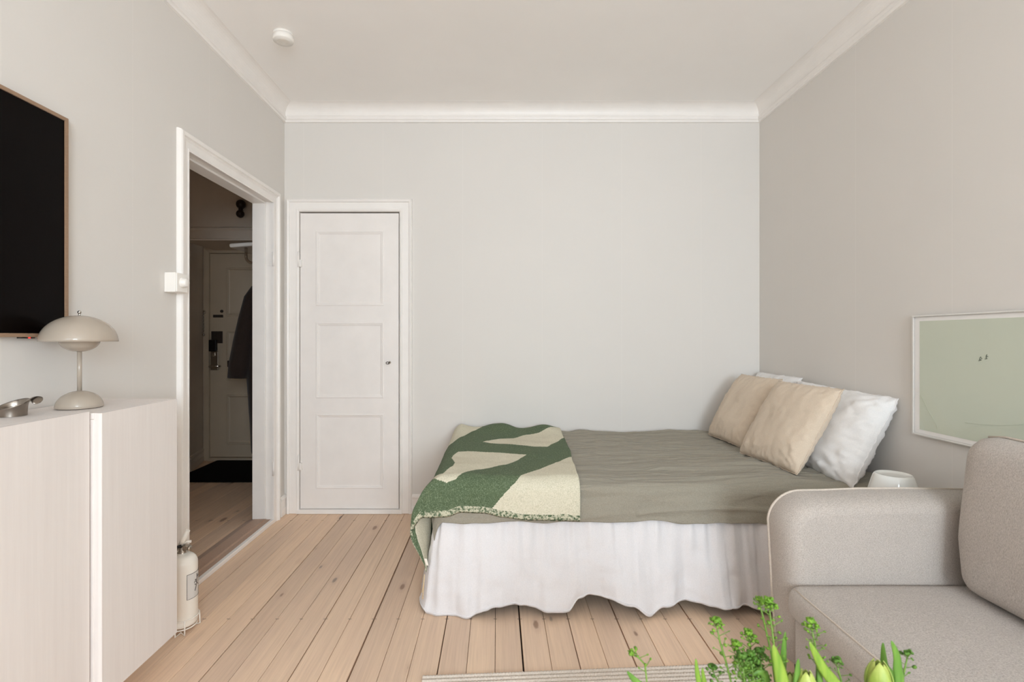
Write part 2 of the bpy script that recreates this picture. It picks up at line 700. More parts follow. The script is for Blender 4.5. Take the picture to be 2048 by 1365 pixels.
M_SILL = fabric('worn_oak', (190, 160, 138), (160, 130, 110), 60, (40, 1, 1), 0.55, 0.1, 0.1)
ts = struct('trim_4', None, (XL, DN, 0))
bm = bmesh.new()
prism(bm, [(HX - .05, .001), (HX - .05, .012), (HX, .028), (XL - .044, .030), (XL - .04, .022), (XL - .012, .022), (XL - .012, .001)],
      lambda x, z: Vector((x, DN + .001, z)), lambda x, z: Vector((x, DF - .001, z)))
obj('threshold', bm, M_SILL, ts)
bm = bmesh.new()
box(bm, XL - .011, XL + .012, DN + .001, DF - .001, .001, .024, .003)
obj('threshold_strip', bm, M_TRIM, ts)

# ---- closet door in the back wall
d2 = struct('door_2', None, ((CL + CR) / 2, YB, 0))
bm = bmesh.new()
cprof2 = [(0, -.03), (0, .012), (.010, .018), (.016, .018), (.020, .012), (.060, .012), (.064, .020), (.076, .024), (.082, .018), (.084, 0)]
u_frame(bm, CL - .002, CR + .002, 0.001, CT + .003, cprof2, lambda u, v, d: Vector((u, YB - d, v)))
obj('casing', bm, M_TRIM, d2)
bm = bmesh.new()
box(bm, CL - .02, CR + .02, YB - .022, YB + .02, .001, .028, .002)
obj('door_sill', bm, M_TRIM, d2)
bm = bmesh.new()
box(bm, CL - .002, CR + .002, YB + .036, YB + .045, .028, CT + .002)
obj('rebate_shadow_board', bm, M_DARKGAP, d2)
pn = [(-1.207, -0.753, at(0, 612, YB).z, at(0, 462, YB).z), (-1.207, -0.753, at(0, 797, YB).z, at(0, 645, YB).z),
      (-1.207, -0.753, at(0, 978, YB).z, at(0, 828, YB).z)]
bm = bmesh.new()
yf, yk = YB - .002, YB + .03
L0, L1, B0, T0 = CL + .003, CR - .005, .031, CT - .006
box(bm, L0, pn[0][0], yf, yk, B0, T0)
box(bm, pn[0][1], L1, yf, yk, B0, T0)
zs = [(pn[0][3], T0), (pn[1][3], pn[0][2]), (pn[2][3], pn[1][2]), (B0, pn[2][2])]
for a, b in zs:
    box(bm, pn[0][0], pn[0][1], yf, yk, a, b)
leaf = obj('door_leaf', bm, M_DOORP, d2)
for (a, b, c, d) in pn:
    bm = bmesh.new()
    w = .024
    u_frame(bm, a, b, c, d, [(0.0, .0), (-.003, .0035), (-.009, .004), (-.013, .001), (-.018, .0005), (-.023, -.0035), (-.030, -.004)],
            lambda u, v, q: Vector((u, yf - q, v)), closed=True)
    box(bm, a + .026, b - .026, yf + .0039, yf + .02, c + .026, d - .026)
    obj('panel', bm, M_DOORP, leaf)
for yc in (520, 925):
    zc = at(0, yc, YB).z
    bm = bmesh.new()
    tube(bm, [(CL - .002, YB - .021, zc - .05), (CL - .002, YB - .021, zc + .05)], .006, 10)
    tube(bm, [(CL - .002, YB - .021, zc + .05), (CL - .002, YB - .021, zc + .058)], [.004, .002], 10)
    box(bm, CL, CL + .016, YB - .018, YB - .001, zc - .048, zc - .002)
    obj('hinge', bm, M_TRIM, leaf)
kc = at(779, 725, YB - .01)
bm = bmesh.new()
lathe(bm, [(.0001, 0), (.007, 0), (.009, .003)], (kc.x, YB - .0045, kc.z - .002), 14, 'y')
obj('keyhole_plate', bm, M_STEEL, leaf)
bm = bmesh.new()
tube(bm, [(kc.x + .002, YB - .001, kc.z), (kc.x + .001, YB - .03, kc.z)], .0028, 8)
ring = [Vector((kc.x - .004 + .010 * math.cos(t) - .004, YB - .034, kc.z - .004 + .007 * math.sin(t))) for t in [2 * PI * i / 14 for i in range(15)]]
tube(bm, ring, .0022, 6, False)
tube(bm, [(kc.x + .001, YB - .030, kc.z), (kc.x - .000, YB - .034, kc.z - .012)], .003, 6)
obj('key', bm, M_IRON, leaf)

# ------------------------------------------------------------------ hall beyond the doorway
HY, HYB, HXL = 4.38, 4.87, -2.68
bm = bmesh.new()
box(bm, HXL - .1, HXL, 1.2, 4.45, -.02, 2.75)
prism(bm, [(HXL, 4.45), (-2.80, HYB + .02), (-2.95, HYB + .02), (-2.95, 4.45)], lambda x, y: Vector((x, y, -.02)), lambda x, y: Vector((x, y, 2.75)))
smesh('wall_hall_left', bm, M_HALL)
bm = bmesh.new()
box(bm, HXL, HX, HY, HY + .5, 2.0, 2.75)
smesh('wall_hall_above', bm, M_HALL)
bm = bmesh.new()
ED = (-2.735, -1.90, 0.035, 1.975)            # entrance door leaf
box(bm, -2.95, ED[0] - .01, HYB, HYB + .1, -.02, 2.1)
box(bm, ED[1] + .01, HX + .1, HYB, HYB + .1, -.02, 2.1)
box(bm, ED[0] - .01, ED[1] + .01, HYB, HYB + .1, ED[3] + .01, 2.1)
box(bm, ED[0] - .01, ED[1] + .01, HYB + .06, HYB + .1, -.02, ED[3] + .01)
smesh('wall_hall_back', bm, M_HALL)
bm = bmesh.new()
box(bm, HX, HX + .1, YB + .1, HYB + .1, -.02, 2.75)
smesh('wall_hall_right', bm, M_HALL)
bm = bmesh.new()
box(bm, HXL - .1, HX, 1.1, 1.2, -.02, 2.75)
smesh('wall_hall_near', bm, M_HALL)
bm = bmesh.new()
box(bm, -2.95, HX + .1, 1.1, HY + .02, 2.7, 2.8)
smesh('ceiling_hall', bm, M_HALL)
bm = bmesh.new()
prism(bm, [(0, 2.0), (.016, 2.0), (.020, 2.012), (.016, 2.02), (.014, 2.085), (.024, 2.095), (.024, 2.108), (0, 2.118)],
      lambda d, z: Vector((HXL, HY - d, z)), lambda d, z: Vector((HX, HY - d, z)))
smesh('trim_5', bm, M_HALL)
base('baseboard_hall', (HXL, 1.2, .001), (HXL, 4.45, .001), (1, 0, 0), M_HALL)
base('baseboard_hall_niche', (HXL, 4.452, .001), (-2.795, 4.85, .001), (.96, .27, 0), M_HALL)

d3 = struct('door_3', None, (-2.3, HYB, 0))
bm = bmesh.new()
u_frame(bm, ED[0], ED[1], 0.001, ED[3], [(0, -.02), (0, .012), (.045, .018), (.052, 0)], lambda u, v, d: Vector((u, HYB - d, v)))
obj('casing', bm, M_HALLDOOR, d3)
bm = bmesh.new()
box(bm, ED[0], ED[1], HYB - .03, HYB + .03, .001, .03, .003)
obj('door_sill', bm, M_HALLDOOR, d3)
px0, px1 = at(452, 0, HYB).x, ED[1] - .13
pz = [(at(0, 633, HYB).z, at(0, 535, HYB).z), (at(0, 762, HYB).z, at(0, 661, HYB).z), (at(0, 890, HYB).z, at(0, 790, HYB).z)]
bm = bmesh.new()
yf = HYB + .006
box(bm, ED[0] + .003, px0, yf, yf + .04, ED[2], ED[3] - .004)
box(bm, px1, ED[1] - .003, yf, yf + .04, ED[2], ED[3] - .004)
for a, b in ((pz[0][1], ED[3] - .004), (pz[1][1], pz[0][0]), (pz[2][1], pz[1][0]), (ED[2], pz[2][0])):
    box(bm, px0, px1, yf, yf + .04, a, b)
hl = obj('door_leaf', bm, M_HALLDOOR, d3)
for a, b in pz:
    bm = bmesh.new()
    u_frame(bm, px0, px1, a, b, [(0, 0), (-.006, .006), (-.014, .006), (-.022, -.006), (-.03, -.01)],
            lambda u, v, q: Vector((u, yf - q, v)), closed=True)
    box(bm, px0 + .02, px1 - .02, yf + .010, yf + .02, a + .02, b - .02)
    obj('panel', bm, M_HALLDOOR, hl)


def hall_box(name, x0, x1, y0, y1, d0, d1, mat, bev=.002):
    a, b = at(x0, y1, HYB), at(x1, y0, HYB)
    bm = bmesh.new()
    box(bm, a.x, b.x, yf - d1, yf - d0, a.z, b.z, bev)
    return obj(name, bm, mat, hl)


hall_box('name_slot', 426, 446, 630, 635.5, 0, .008, M_IRON)
hall_box('lock_plate', 423, 445, 663, 687, 0, .012, M_IRON)
hall_box('lock_box', 421.5, 436, 680, 703, .012, .045, M_BLACK, .004)
hall_box('handle_plate', 422, 437, 703, 741, 0, .014, M_STEEL, .003)
hall_box('keyhole_plate', 426, 431, 706, 712, .0142, .022, M_CHROME, .002)
p = at(443, 623, HYB)
bm = bmesh.new()
lathe(bm, [(.0001, -.012), (.012, -.012), (.015, 0)], (p.x, yf, p.z), 14, 'y')
obj('peephole', bm, M_IRON, hl)
bm = bmesh.new()
p, q = at(424, 733, HYB), at(447, 732, HYB)
tube(bm, [(p.x, yf - .012, p.z), (p.x, yf - .05, p.z), (p.x + .02, yf - .058, p.z), (q.x, yf - .058, q.z)], .009, 8)
obj('door_handle', bm, M_CHROME, hl)
bm = bmesh.new()
p = at(460, 728, HYB)
box(bm, p.x - .02, p.x + .02, yf - .02, yf, p.z - .03, p.z + .03, .004)
obj('latch', bm, M_IRON, hl)
bm = bmesh.new()
p = at(411, 628, HYB)
for i in range(12):
    c = Vector((p.x, HYB - .030 - .004 * (i % 2), p.z - i * .0165))
    t0 = [Vector((c.x + (.005 * math.cos(t) if i % 2 else 0), c.y + (0 if i % 2 else .005 * math.cos(t)), c.z + .011 * math.sin(t))) for t in [2 * PI * k / 8 for k in range(9)]]
    tube(bm, t0, .0022, 5, False)
box(bm, p.x - .012, p.x + .012, HYB - .026, HYB - .0005, p.z - .0, p.z + .03, .002)
lathe(bm, [(.0001, -.012), (.009, -.008), (.012, 0), (.009, .008), (.0001, .012)], (p.x, HYB - .03, p.z - .2), 12, 'z')
obj('safety_chain', bm, M_CHROME, d3)

M_MAT = fabric('black_mat_pile', (13, 11, 10), (6, 5, 5), 300, (1, 1, 1), 0.98, 0.6, 0.1)
M_MAT.node_tree.nodes['Principled BSDF'].inputs['Sheen Weight'].default_value = 0.0
bm = bmesh.new()
softbox(bm, -2.64, -1.62, 4.13, 4.83, .001, .016, .006, (0, 0, 0), 8)
tag(obj('doormat', bm, M_MAT, None, True, True, (-2.1, 4.5, .001)), 'black doormat on the hall floor in front of the entrance door', 'doormat')

# dark double knob ornament above the hall lintel
p = at(482, 409, HY - .05)
t = thing('wall_fixture', 'dark round double knob fixture high on the hall wall above the lintel', 'fixture', (p.x, HY, p.z))
bm = bmesh.new()
s = [(.0001, -.042)] + [(.040 * math.sin(a), -.040 * math.cos(a)) for a in [PI * i / 14 for i in range(1, 14)]] + [(.0001, .040)]
lathe(bm, s, p, 20)
obj('upper_knob', bm, M_BRONZE, t)
bm = bmesh.new()
p2 = at(480.5, 428, HY - .06)
s = [(.0001, -.034)] + [(.033 * math.sin(a), -.033 * math.cos(a)) for a in [PI * i / 14 for i in range(1, 14)]] + [(.0001, .033)]
lathe(bm, s, p2, 20)
obj('lower_knob', bm, M_BRONZE, t)
bm = bmesh.new()
tube(bm, [p, p2], [.02, .016], 10)
tube(bm, [p, (p.x, HY, p.z)], .015, 10)
obj('stem', bm, M_BRONZE, t)

# hat rack on the hall's right wall
t = thing('hat_rack', 'white hat shelf with a chrome rail high in the hall above the coat', 'hat rack', (HX, 4.1, 1.86))
bm = bmesh.new()
e0, e1 = at(460, 491, 3.84), at(522, 486.5, 3.84)
tmp = bmesh.new()
box(tmp, -.01, .52, 3.84, 4.34, -.015, .015, .012, 3)
ang = math.atan2(e1.z - e0.z, e1.x - e0.x)
merge(bm, tmp, Matrix.Translation((e0.x, 0, e0.z)) @ Matrix.Rotation(-ang, 4, 'Y') @ Matrix.Scale((HX - e0.x) / .53, 4, (1, 0, 0)))
obj('shelf', bm, M_WHITEPL, t)
for yy in (3.88, 4.30):
    bm = bmesh.new()
    a = at(492, 500, 3.88)
    q = [(a.x, yy, a.z + .016), (a.x, yy, a.z - .05)] + [(a.x + .05 * (1 - math.cos(w)), yy, a.z - .05 - .05 * math.sin(w)) for w in [PI / 2 * i / 6 for i in range(1, 7)]] + [(HX - .004, yy, a.z - .102)]
    tube(bm, q, .0105, 10)
    obj('rail_bracket', bm, M_CHROME, t)
bm = bmesh.new()
tube(bm, [(-1.78, 3.88, a.z - .102), (-1.78, 4.30, a.z - .102)], .010, 10)
obj('hanging_rail', bm, M_CHROME, t)
railz = a.z - .102

# coat on a hanger
M_COAT = fabric('dark_wool', (62, 50, 44), (40, 32, 29), 300, (1, 1, 1), 0.95, 0.4, 0.1)
CYY = 4.06
t = thing('coat', 'long dark brown wool coat hanging under the hat shelf in the hall', 'coat', (-1.78, CYY, railz))


def coat_body(u, v):
    # v from hem to collar, u round
    a = 2 * PI * u
    keys = [(0.0, .265, .165, .10), (.2, .50, .178, .10), (.5, .90, .205, .10), (.75, 1.20, .20, .10), (.88, 1.40, .170, .085), (.95, 1.50, .115, .065), (1.0, 1.58, .05, .05)]
    for (k0, k1) in zip(keys, keys[1:]):
        if v <= k1[0]:
            f = (v - k0[0]) / (k1[0] - k0[0])
            z, rx, ry = [k0[i] + (k1[i] - k0[i]) * f for i in (1, 2, 3)]
            break
    fold = 1 + .06 * math.sin(5 * a) * (1 - v)
    return Vector((-1.785 + rx * fold * math.cos(a), CYY + ry * fold * math.sin(a), z))


bm = bmesh.new()
grid(bm, coat_body, 40, 40)
bmesh.ops.remove_doubles(bm, verts=list(bm.verts), dist=1e-4)
obj('coat_body', bm, M_COAT, t)
for s in (-1, 1):
    bm = bmesh.new()
    if s < 0:
        pts = [at(511, 575, CYY - .03), at(503, 597, CYY - .04), at(494, 640, CYY - .05), at(486, 685, CYY - .06), at(479, 730, CYY - .06), at(478, 756, CYY - .06)]
        tube(bm, pts, [.03, .055, .064, .072, .078, .082], 14)
    else:
        tube(bm, [(-1.72, CYY, 1.56), (-1.64, CYY, 1.45), (-1.61, CYY, 1.2), (-1.61, CYY, .88)], [.03, .05, .055, .06], 14)
    obj('sleeve', bm, M_COAT, t)
bm = bmesh.new()
tube(bm, [(-1.78, CYY, 1.57), (-1.78, CYY, railz - .02), (-1.79, CYY, railz + .012), (-1.78, CYY, railz + .018), (-1.77, CYY, railz + .012)], .003, 6)
obj('hanger_hook', bm, M_CHROME, t)

# ------------------------------------------------------------------ ceiling smoke detector
cz = H
t = thing('smoke_detector', 'round white smoke detector on the ceiling near the left cornice', 'smoke detector', (-1.085, 2.60, cz))
bm = bmesh.new()
lathe(bm, [(.0001, 0), (.05, 0), (.05, -.008), (.047, -.010)], (-1.085, 2.60, cz), 40)
obj('mount_plate', bm, M_WHITEPL, t)
bm = bmesh.new()
lathe(bm, [(.044, -.0095), (.050, -.012), (.051, -.034), (.048, -.040), (.0001, -.042)], (-1.085, 2.60, cz), 40)
obj('detector_cover', bm, M_WHITEPL, t)
bm = bmesh.new()
for i in range(3):
    lathe(bm, [(.012 + i * .008, -.0422), (.013 + i * .008, -.0436), (.015 + i * .008, -.0422)], (-1.085, 2.60, cz), 28)
obj('vent_ring', bm, M_WHITEPL, t)

# ------------------------------------------------------------------ television on the left wall
M_SCREEN = paint('tv_screen', (10, 5, 4), 0.25, 0.05, spec=0.06)
M_OAK = fabric('oak_bezel', (160, 131, 106), (142, 114, 90), 30, (1, 2, 30), 0.5, 0.06, 0.05)
g = NT('red_led')
g.set((0.8, 0.02, 0.02, 1), 0.4)
g.b.inputs['Emission Color'].default_value = (1, 0.03, 0.03, 1)
g.b.inputs['Emission Strength'].default_value = 1.2
M_LED = g.m
tx = XL + .028
TY1, TY0, TZ0, TZ1 = 1.660, 0.43, 1.172, 1.880
t = thing('television', 'flat black television in a thin oak frame on the left wall above the lamp', 'television', (XL, (TY0 + TY1) / 2, TZ0))
bm = bmesh.new()
u_frame(bm, TY0 + .011, TY1 - .011, TZ0 + .011, TZ1 - .011, [(0, -.006), (0, .0), (.011, .0), (.011, -.024), (0, -.024)],
        lambda u, v, d: Vector((tx + d, u, v)), closed=True)
obj('bezel', bm, M_OAK, t)
bm = bmesh.new()
box(bm, XL + .003, tx - .004, TY0 + .0115, TY1 - .0115, TZ0 + .0115, TZ1 - .0115)
obj('screen', bm, M_SCREEN, t)
bm = bmesh.new()
box(bm, tx - .016, tx - .004, 1.497, 1.545, TZ0 - .004, TZ0 - .0003, .001)
sb = obj('sensor_bar', bm, M_BLACK, t)
bm = bmesh.new()
box(bm, tx - .0038, tx - .002, 1.521, 1.527, TZ0 - .004, TZ0 - .0003)
obj('indicator_light', bm, M_LED, sb)

# dimmer switch beside the doorway
t = thing('dimmer_switch', 'white square dimmer switch with a round knob beside the hall doorway', 'switch', (XL, 2.21, 1.41))
bm = bmesh.new()
box(bm, XL, XL + .048, 2.178, 2.258, 1.365, 1.450, .004, 3)
obj('switch_box', bm, M_WHITEPL, t)
bm = bmesh.new()
box(bm, XL + .0482, XL + .054, 2.180, 2.256, 1.367, 1.448, .003, 2)
obj('face_plate', bm, M_WHITEPL, t)
bm = bmesh.new()
lathe(bm, [(.022, .054), (.022, .060), (.019, .062), (.018, .074), (.015, .077), (.0001, .077)], (XL, 2.218, 1.408), 28, 'x')
obj('knob', bm, M_WHITEPL, t)

# ------------------------------------------------------------------ wall cabinets
def cabinet(label, y0, y1, xf, zt, zb, grip=.3):
    t = thing('cabinet', label, 'cabinet', (XL + .004, (y0 + y1) / 2, zb))
    bm = bmesh.new()
    box(bm, XL + .004, xf - .022, y0, y1, zb, zt - .0185, .0015)
    obj('cabinet_body', bm, M_CAB, t)
    bm = bmesh.new()
    box(bm, XL + .004, xf - .0222, y0, y1, zt - .018, zt, .001)
    obj('cabinet_top', bm, M_CAB, t)
    bm = bmesh.new()
    ch = [(xf - .0218, y0 + .0015), (xf - .019, y0 + .0015), (xf - .009, y0 + .012 * grip), (xf - .002, y0 + .024 * grip), (xf, y0 + .030 * grip + .002),
          (xf, y1 - .003), (xf - .003, y1 - .0005), (xf - .0218, y1 - .0005)]
    prism(bm, ch, lambda x, y: Vector((x, y, zb)), lambda x, y: Vector((x, y, zt - .0005)))
    obj('door', bm, M_CAB, t)
    return t


cabinet('white stained pine wall cabinet under the television, partly out of frame', 0.66, 1.468, -1.166, .959, .125)
cabinet('white stained pine wall cabinet standing proud, beside the fire extinguisher', 1.474, 1.825, -1.139, .953, .121, .02)

# ------------------------------------------------------------------ mushroom table lamp
M_LAMP = paint('beige_lacquer', (172, 160, 146), 0.14, 0.01, spec=0.5)
lx, ly, lz = at(159, 800, 1.583).x, 1.583, .9535
t = thing('table_lamp', 'beige lacquered table lamp with a dome shade on the white cabinet', 'lamp', (lx, ly, lz))
k = 1.583 / F


def arc(r, h, n=12):
    return [(r * math.cos(a), h * math.sin(a)) for a in [PI / 2 * i / n for i in range(n + 1)]]


bm = bmesh.new()
lathe(bm, [(.0001, .0012), (.058, .0012), (.0605, .004)] + [(r, .004 + z) for r, z in arc(.0605, .049)], (lx, ly, lz), 48)
obj('lamp_base', bm, M_LAMP, t)
bm = bmesh.new()
lathe(bm, [(.0001, .0), (.055, .0), (.055, .003)], (lx, ly, lz), 40)
obj('foot_pad', bm, M_BLACK, t)
bm = bmesh.new()
tube(bm, [(lx, ly, lz + .05), (lx, ly, lz + .185)], .0062, 16)
obj('lamp_stem', bm, M_LAMP, t)
zs = lz + (818 - 685.5) * k
bm = bmesh.new()
lathe(bm, [(.0062, -.0315)] + [(.052 * math.cos(a), -.036 * math.sin(a) + .004) for a in [PI / 2 * (1 - i / 12) for i in range(1, 13)]] + [(.050, .018), (.048, .018), (.047, .002)], (lx, ly, zs), 48)
obj('lower_bowl', bm, M_LAMP, t)
bm = bmesh.new()
out = arc(.0985, .081, 18)
inn = [(max(r - .0015, .0001), z - .0015) for r, z in out][::-1]
inn[-1] = (.097, 0)
lathe(bm, [(.097, 0)] + out[:-1] + [(.0001, .081)], (lx, ly, zs), 64)
lathe(bm, [(.097, 0)] + [(max(r - .0015, .0001), max(z - .0015, 0)) for r, z in out[1:]], (lx, ly, zs), 64)
obj('lamp_shade', bm, M_LAMP, t)
bm = bmesh.new()
tube(bm, [(lx, ly, zs + .08), (lx, ly, zs + .086)], .003, 10)
lathe(bm, [(.0001, -.0055)] + [(.0055 * math.sin(a), -.0055 * math.cos(a)) for a in [PI * i / 10 for i in range(1, 10)]] + [(.0001, .0055)], (lx, ly, zs + .0905), 14)
obj('finial', bm, M_CHROME, t)
bm = bmesh.new()
tube(bm, [(lx, ly, lz + .18), (lx, ly, zs + .079)], .004, 8)
obj('inner_rod', bm, M_CHROME, t)

# ------------------------------------------------------------------ steel candle holder with a leaf handle
hx, hy, hz = -1.306, 1.379, .9595
t = thing('metal_cup', 'small low brushed metal cup with a curled leaf handle on the cabinet under the television', 'cup', (hx, hy, hz))
M_PEWTER = metal('satin_steel', (150, 141, 131), 0.24)
bm = bmesh.new()
R0 = .0315


def rim(a):
    return .0325 + .0105 * math.sin(a) + .005 * math.cos(a)


def cup(u, v):
    a = 2 * PI * u
    h = rim(a)
    if v < .5:
        f = v / .5
        r = R0 + .002 * f ** 4 + .008 * f ** 3 * max(0, math.cos(a)) ** 3
        return Vector((hx + r * math.cos(a), hy + r * math.sin(a), hz + h * f))
    f = (v - .5) / .5
    r = R0 - .0006 + (.002 + .008 * max(0, math.cos(a)) ** 3) * (1 - f) ** 3 - f * .004
    return Vector((hx + r * math.cos(a), hy + r * math.sin(a), hz + h + .0005 - (h - .004) * f ** 1.3))


grid(bm, cup, 48, 20)
bmesh.ops.remove_doubles(bm, verts=list(bm.verts), dist=1e-5)
obj('cup', bm, M_PEWTER, t)
bm = bmesh.new()
lathe(bm, [(.0001, .0), (.0312, .0), (.0312, .005), (.0001, .0052)], (hx, hy, hz), 32)
obj('cup_floor', bm, M_STEEL, t)


def leafh(u, v):
    q = 2 * v - 1
    c = Vector((hx + R0 + .000 + .044 * u, hy + .002, hz + .0365 + .013 * math.sin(u * PI * .95) - .001 * u))
    w = .019 * (1 - .30 * math.sin(min(1, u * 1.25) * PI)) * math.sqrt(max(.0, 1 - max(0, (u - .75) / .25) ** 2))
    return c + Vector((0, q * w * .80, q * w * .34 - .002 * q * q))


bm = bmesh.new()
grid(bm, leafh, 24, 8)
ho = obj('leaf_handle', bm, M_PEWTER, t)
sm = ho.modifiers.new('thick', 'SOLIDIFY')
sm.thickness = .0018

# ------------------------------------------------------------------ fire extinguisher
M_EXT = paint('white_enamel', (238, 232, 222), 0.28, 0.01)
M_LABEL = paint('label_paper', (214, 210, 205), 0.5, 0.02)
M_INK = paint('label_ink', (92, 84, 80), 0.6, 0.05)
ex, ey = at(364.5, 0, 2.055).x, 2.055
t = thing('fire_extinguisher', 'small white fire extinguisher on the floor between cabinet and doorway', 'fire extinguisher', (ex, ey, 0))
er, e0, e1 = .055, .022, .308
bm = bmesh.new()
lathe(bm, [(.0001, e0), (er * .8, e0), (er * .97, e0 + .006), (er, e0 + .016), (er, e1 - .045)] +
      [(.018 + (er - .018) * math.cos(a), e1 - .045 + .040 * math.sin(a)) for a in [PI / 2 * i / 8 for i in range(1, 9)]] +
      [(.018, e1), (.0001, e1 + .001)], (ex, ey, 0), 40)
obj('cylinder_body', bm, M_EXT, t)
bm = bmesh.new()
ring = [Vector((ex + (er + .0035) * math.cos(a), ey + (er + .0035) * math.sin(a), .055)) for a in [2 * PI * i / 40 for i in range(41)]]
tube(bm, ring, .0028, 6, False)
ring = [Vector((ex + (er - .004) * math.cos(a), ey + (er - .004) * math.sin(a), .019)) for a in [2 * PI * i / 40 for i in range(41)]]
tube(bm, ring, .0026, 6, False)
for aa in (-1.15, .95, 3.05):
    ca, sa = math.cos(aa), math.sin(aa)
    q = Vector((-sa, ca, 0)) * .016
    b0 = Vector((ex + (er + .003) * ca, ey + (er + .003) * sa, .055))
    fo = Vector((ex + (er + .006) * ca, ey + (er + .006) * sa, .0032))
    inn_ = Vector((ex + (er - .022) * ca, ey + (er - .022) * sa, .0032))
    tube(bm, [b0 + q, fo + q, inn_, fo - q, b0 - q], .0028, 6)
obj('wire_stand', bm, M_EXT, t)
bm = bmesh.new()
lathe(bm, [(.018, e1), (.016, e1 + .006), (.013, e1 + .008), (.013, e1 + .022), (.010, e1 + .024), (.0001, e1 + .024)], (ex, ey, 0), 20)
box(bm, ex - .020, ex + .028, ey - .011, ey + .011, e1 + .010, e1 + .030, .003)
lathe(bm, [(.0001, -.002), (.010, -.002), (.011, .006), (.0001, .006)], (ex + .030, ey - .004, e1 + .018), 16, 'x')
obj('valve', bm, M_STEEL, t)
bm = bmesh.new()
tube(bm, [(ex - .005, ey, e1 + .028), (ex + .004, ey, e1 + .052), (ex + .022, ey + .002, e1 + .088)], [.012, .011, .009], 8)
tube(bm, [(ex + .002, ey, e1 + .034), (ex + .020, ey, e1 + .042), (ex + .034, ey, e1 + .044)], [.006, .005, .006], 8)
obj('lever', bm, M_EXT, t)
bm = bmesh.new()
tube(bm, [(ex + .004, ey - .012, e1 + .030), (ex - .03, ey - .03, e1 + .026), (ex - .045, ey - .04, e1 - .02)], .006, 8)
obj('hose', bm, M_BLACK, t)
lb = (math.radians(-42), math.radians(38))
bm = bmesh.new()
lathe(bm, [(er + .0006, .134), (er + .0006, .232)], (ex, ey, 0), 16, arc=lb)
lo = obj('label', bm, M_LABEL, t, recalc=False)
bm = bmesh.new()
cp = lambda a, z: Vector((ex + (er + .0009) * math.cos(a), ey + (er + .0009) * math.sin(a), z))
fr = [cp(lb[0] + (lb[1] - lb[0]) * i / 12, .232) for i in range(13)] + [cp(lb[1], .134)] + [cp(lb[1] - (lb[1] - lb[0]) * i / 12, .134) for i in range(1, 13)] + [cp(lb[0], .232)]
tube(bm, fr, .0009, 5)
obj('label_border', bm, M_INK, lo)
bm = bmesh.new()
A = lambda d: math.radians(d)
for st in ([(A(-8), .158), (A(-2), .172), (A(4), .188), (A(6), .205), (A(5), .222)], [(A(-12), .192), (A(-4), .196), (A(2), .190)],
           [(A(-8), .186), (A(-4), .180)], [(A(4), .188), (A(16), .176)], [(A(5), .205), (A(16), .214)]):
    tube(bm, [cp(a, z) for a, z in st], .0016, 5)
lathe(bm, [(.0001, -.003), (.003, -.001), (.003, .001), (.0001, .003)], cp(A(-4), .2005), 8)
obj('label_figure', bm, M_INK, lo)

# ------------------------------------------------------------------ bed
XE, YE, ZT, RB = -.272, 2.205, .545, .045       # foot edge, front edge, top of the bedding, edge radius
M_BASE = paint('bed_base', (120, 112, 104), 0.8, 0.05)
bed = thing('bed', 'single bed with a gathered white skirt in the right corner', 'bed', ((XE + XR) / 2, 2.8, 0))
bm = bmesh.new()
box(bm, XE + .03, XR - .03, YE + .03, YB - .04, .14, .30, .01)
obj('bed_base', bm, M_BASE, bed)
bm = bmesh.new()
softbox(bm, XE + .02, XR - .025, YE + .02, YB - .035, .302, ZT - .02, .04, (0, 0, 0), 8)
obj('mattress', bm, M_SKIRT, bed)
for lx_, ly_ in ((XE + .12, YE + .12), (XE + .12, YB - .14), (XR - .14, YE + .12), (XR - .14, YB - .14)):
    bm = bmesh.new()
    tube(bm, [(lx_, ly_, .0), (lx_, ly_, .139)], [.02, .028], 12)
    obj('leg', bm, M_BASE, bed)

hem = [(-.33, .0), (-.309, .002), (-.215, .0), (-.12, .002), (-.05, .032), (.0, .044), (.10, .044), (.20, .030), (.30, .026), (.345, .070), (.39, .086),
       (.48, .075), (.56, .055), (.64, .010), (.70, .040), (.80, .052), (.87, .044), (.95, .040), (1.03, .040), (1.12, .018), (1.3, .03), (1.6, .03), (1.75, .03)]


def lerp_tab(tab, x):
    if x <= tab[0][0]:
        return tab[0][1]
    for (a, b), (c, d) in zip(tab, tab[1:]):
        if x <= c:
            f = (x - a) / (c - a)
            f = f * f * (3 - 2 * f)
            return b + (d - b) * f
    return tab[-1][1]


LF = YB - .03 - YE            # foot side length
LT = LF + (XR - .03 - XE)


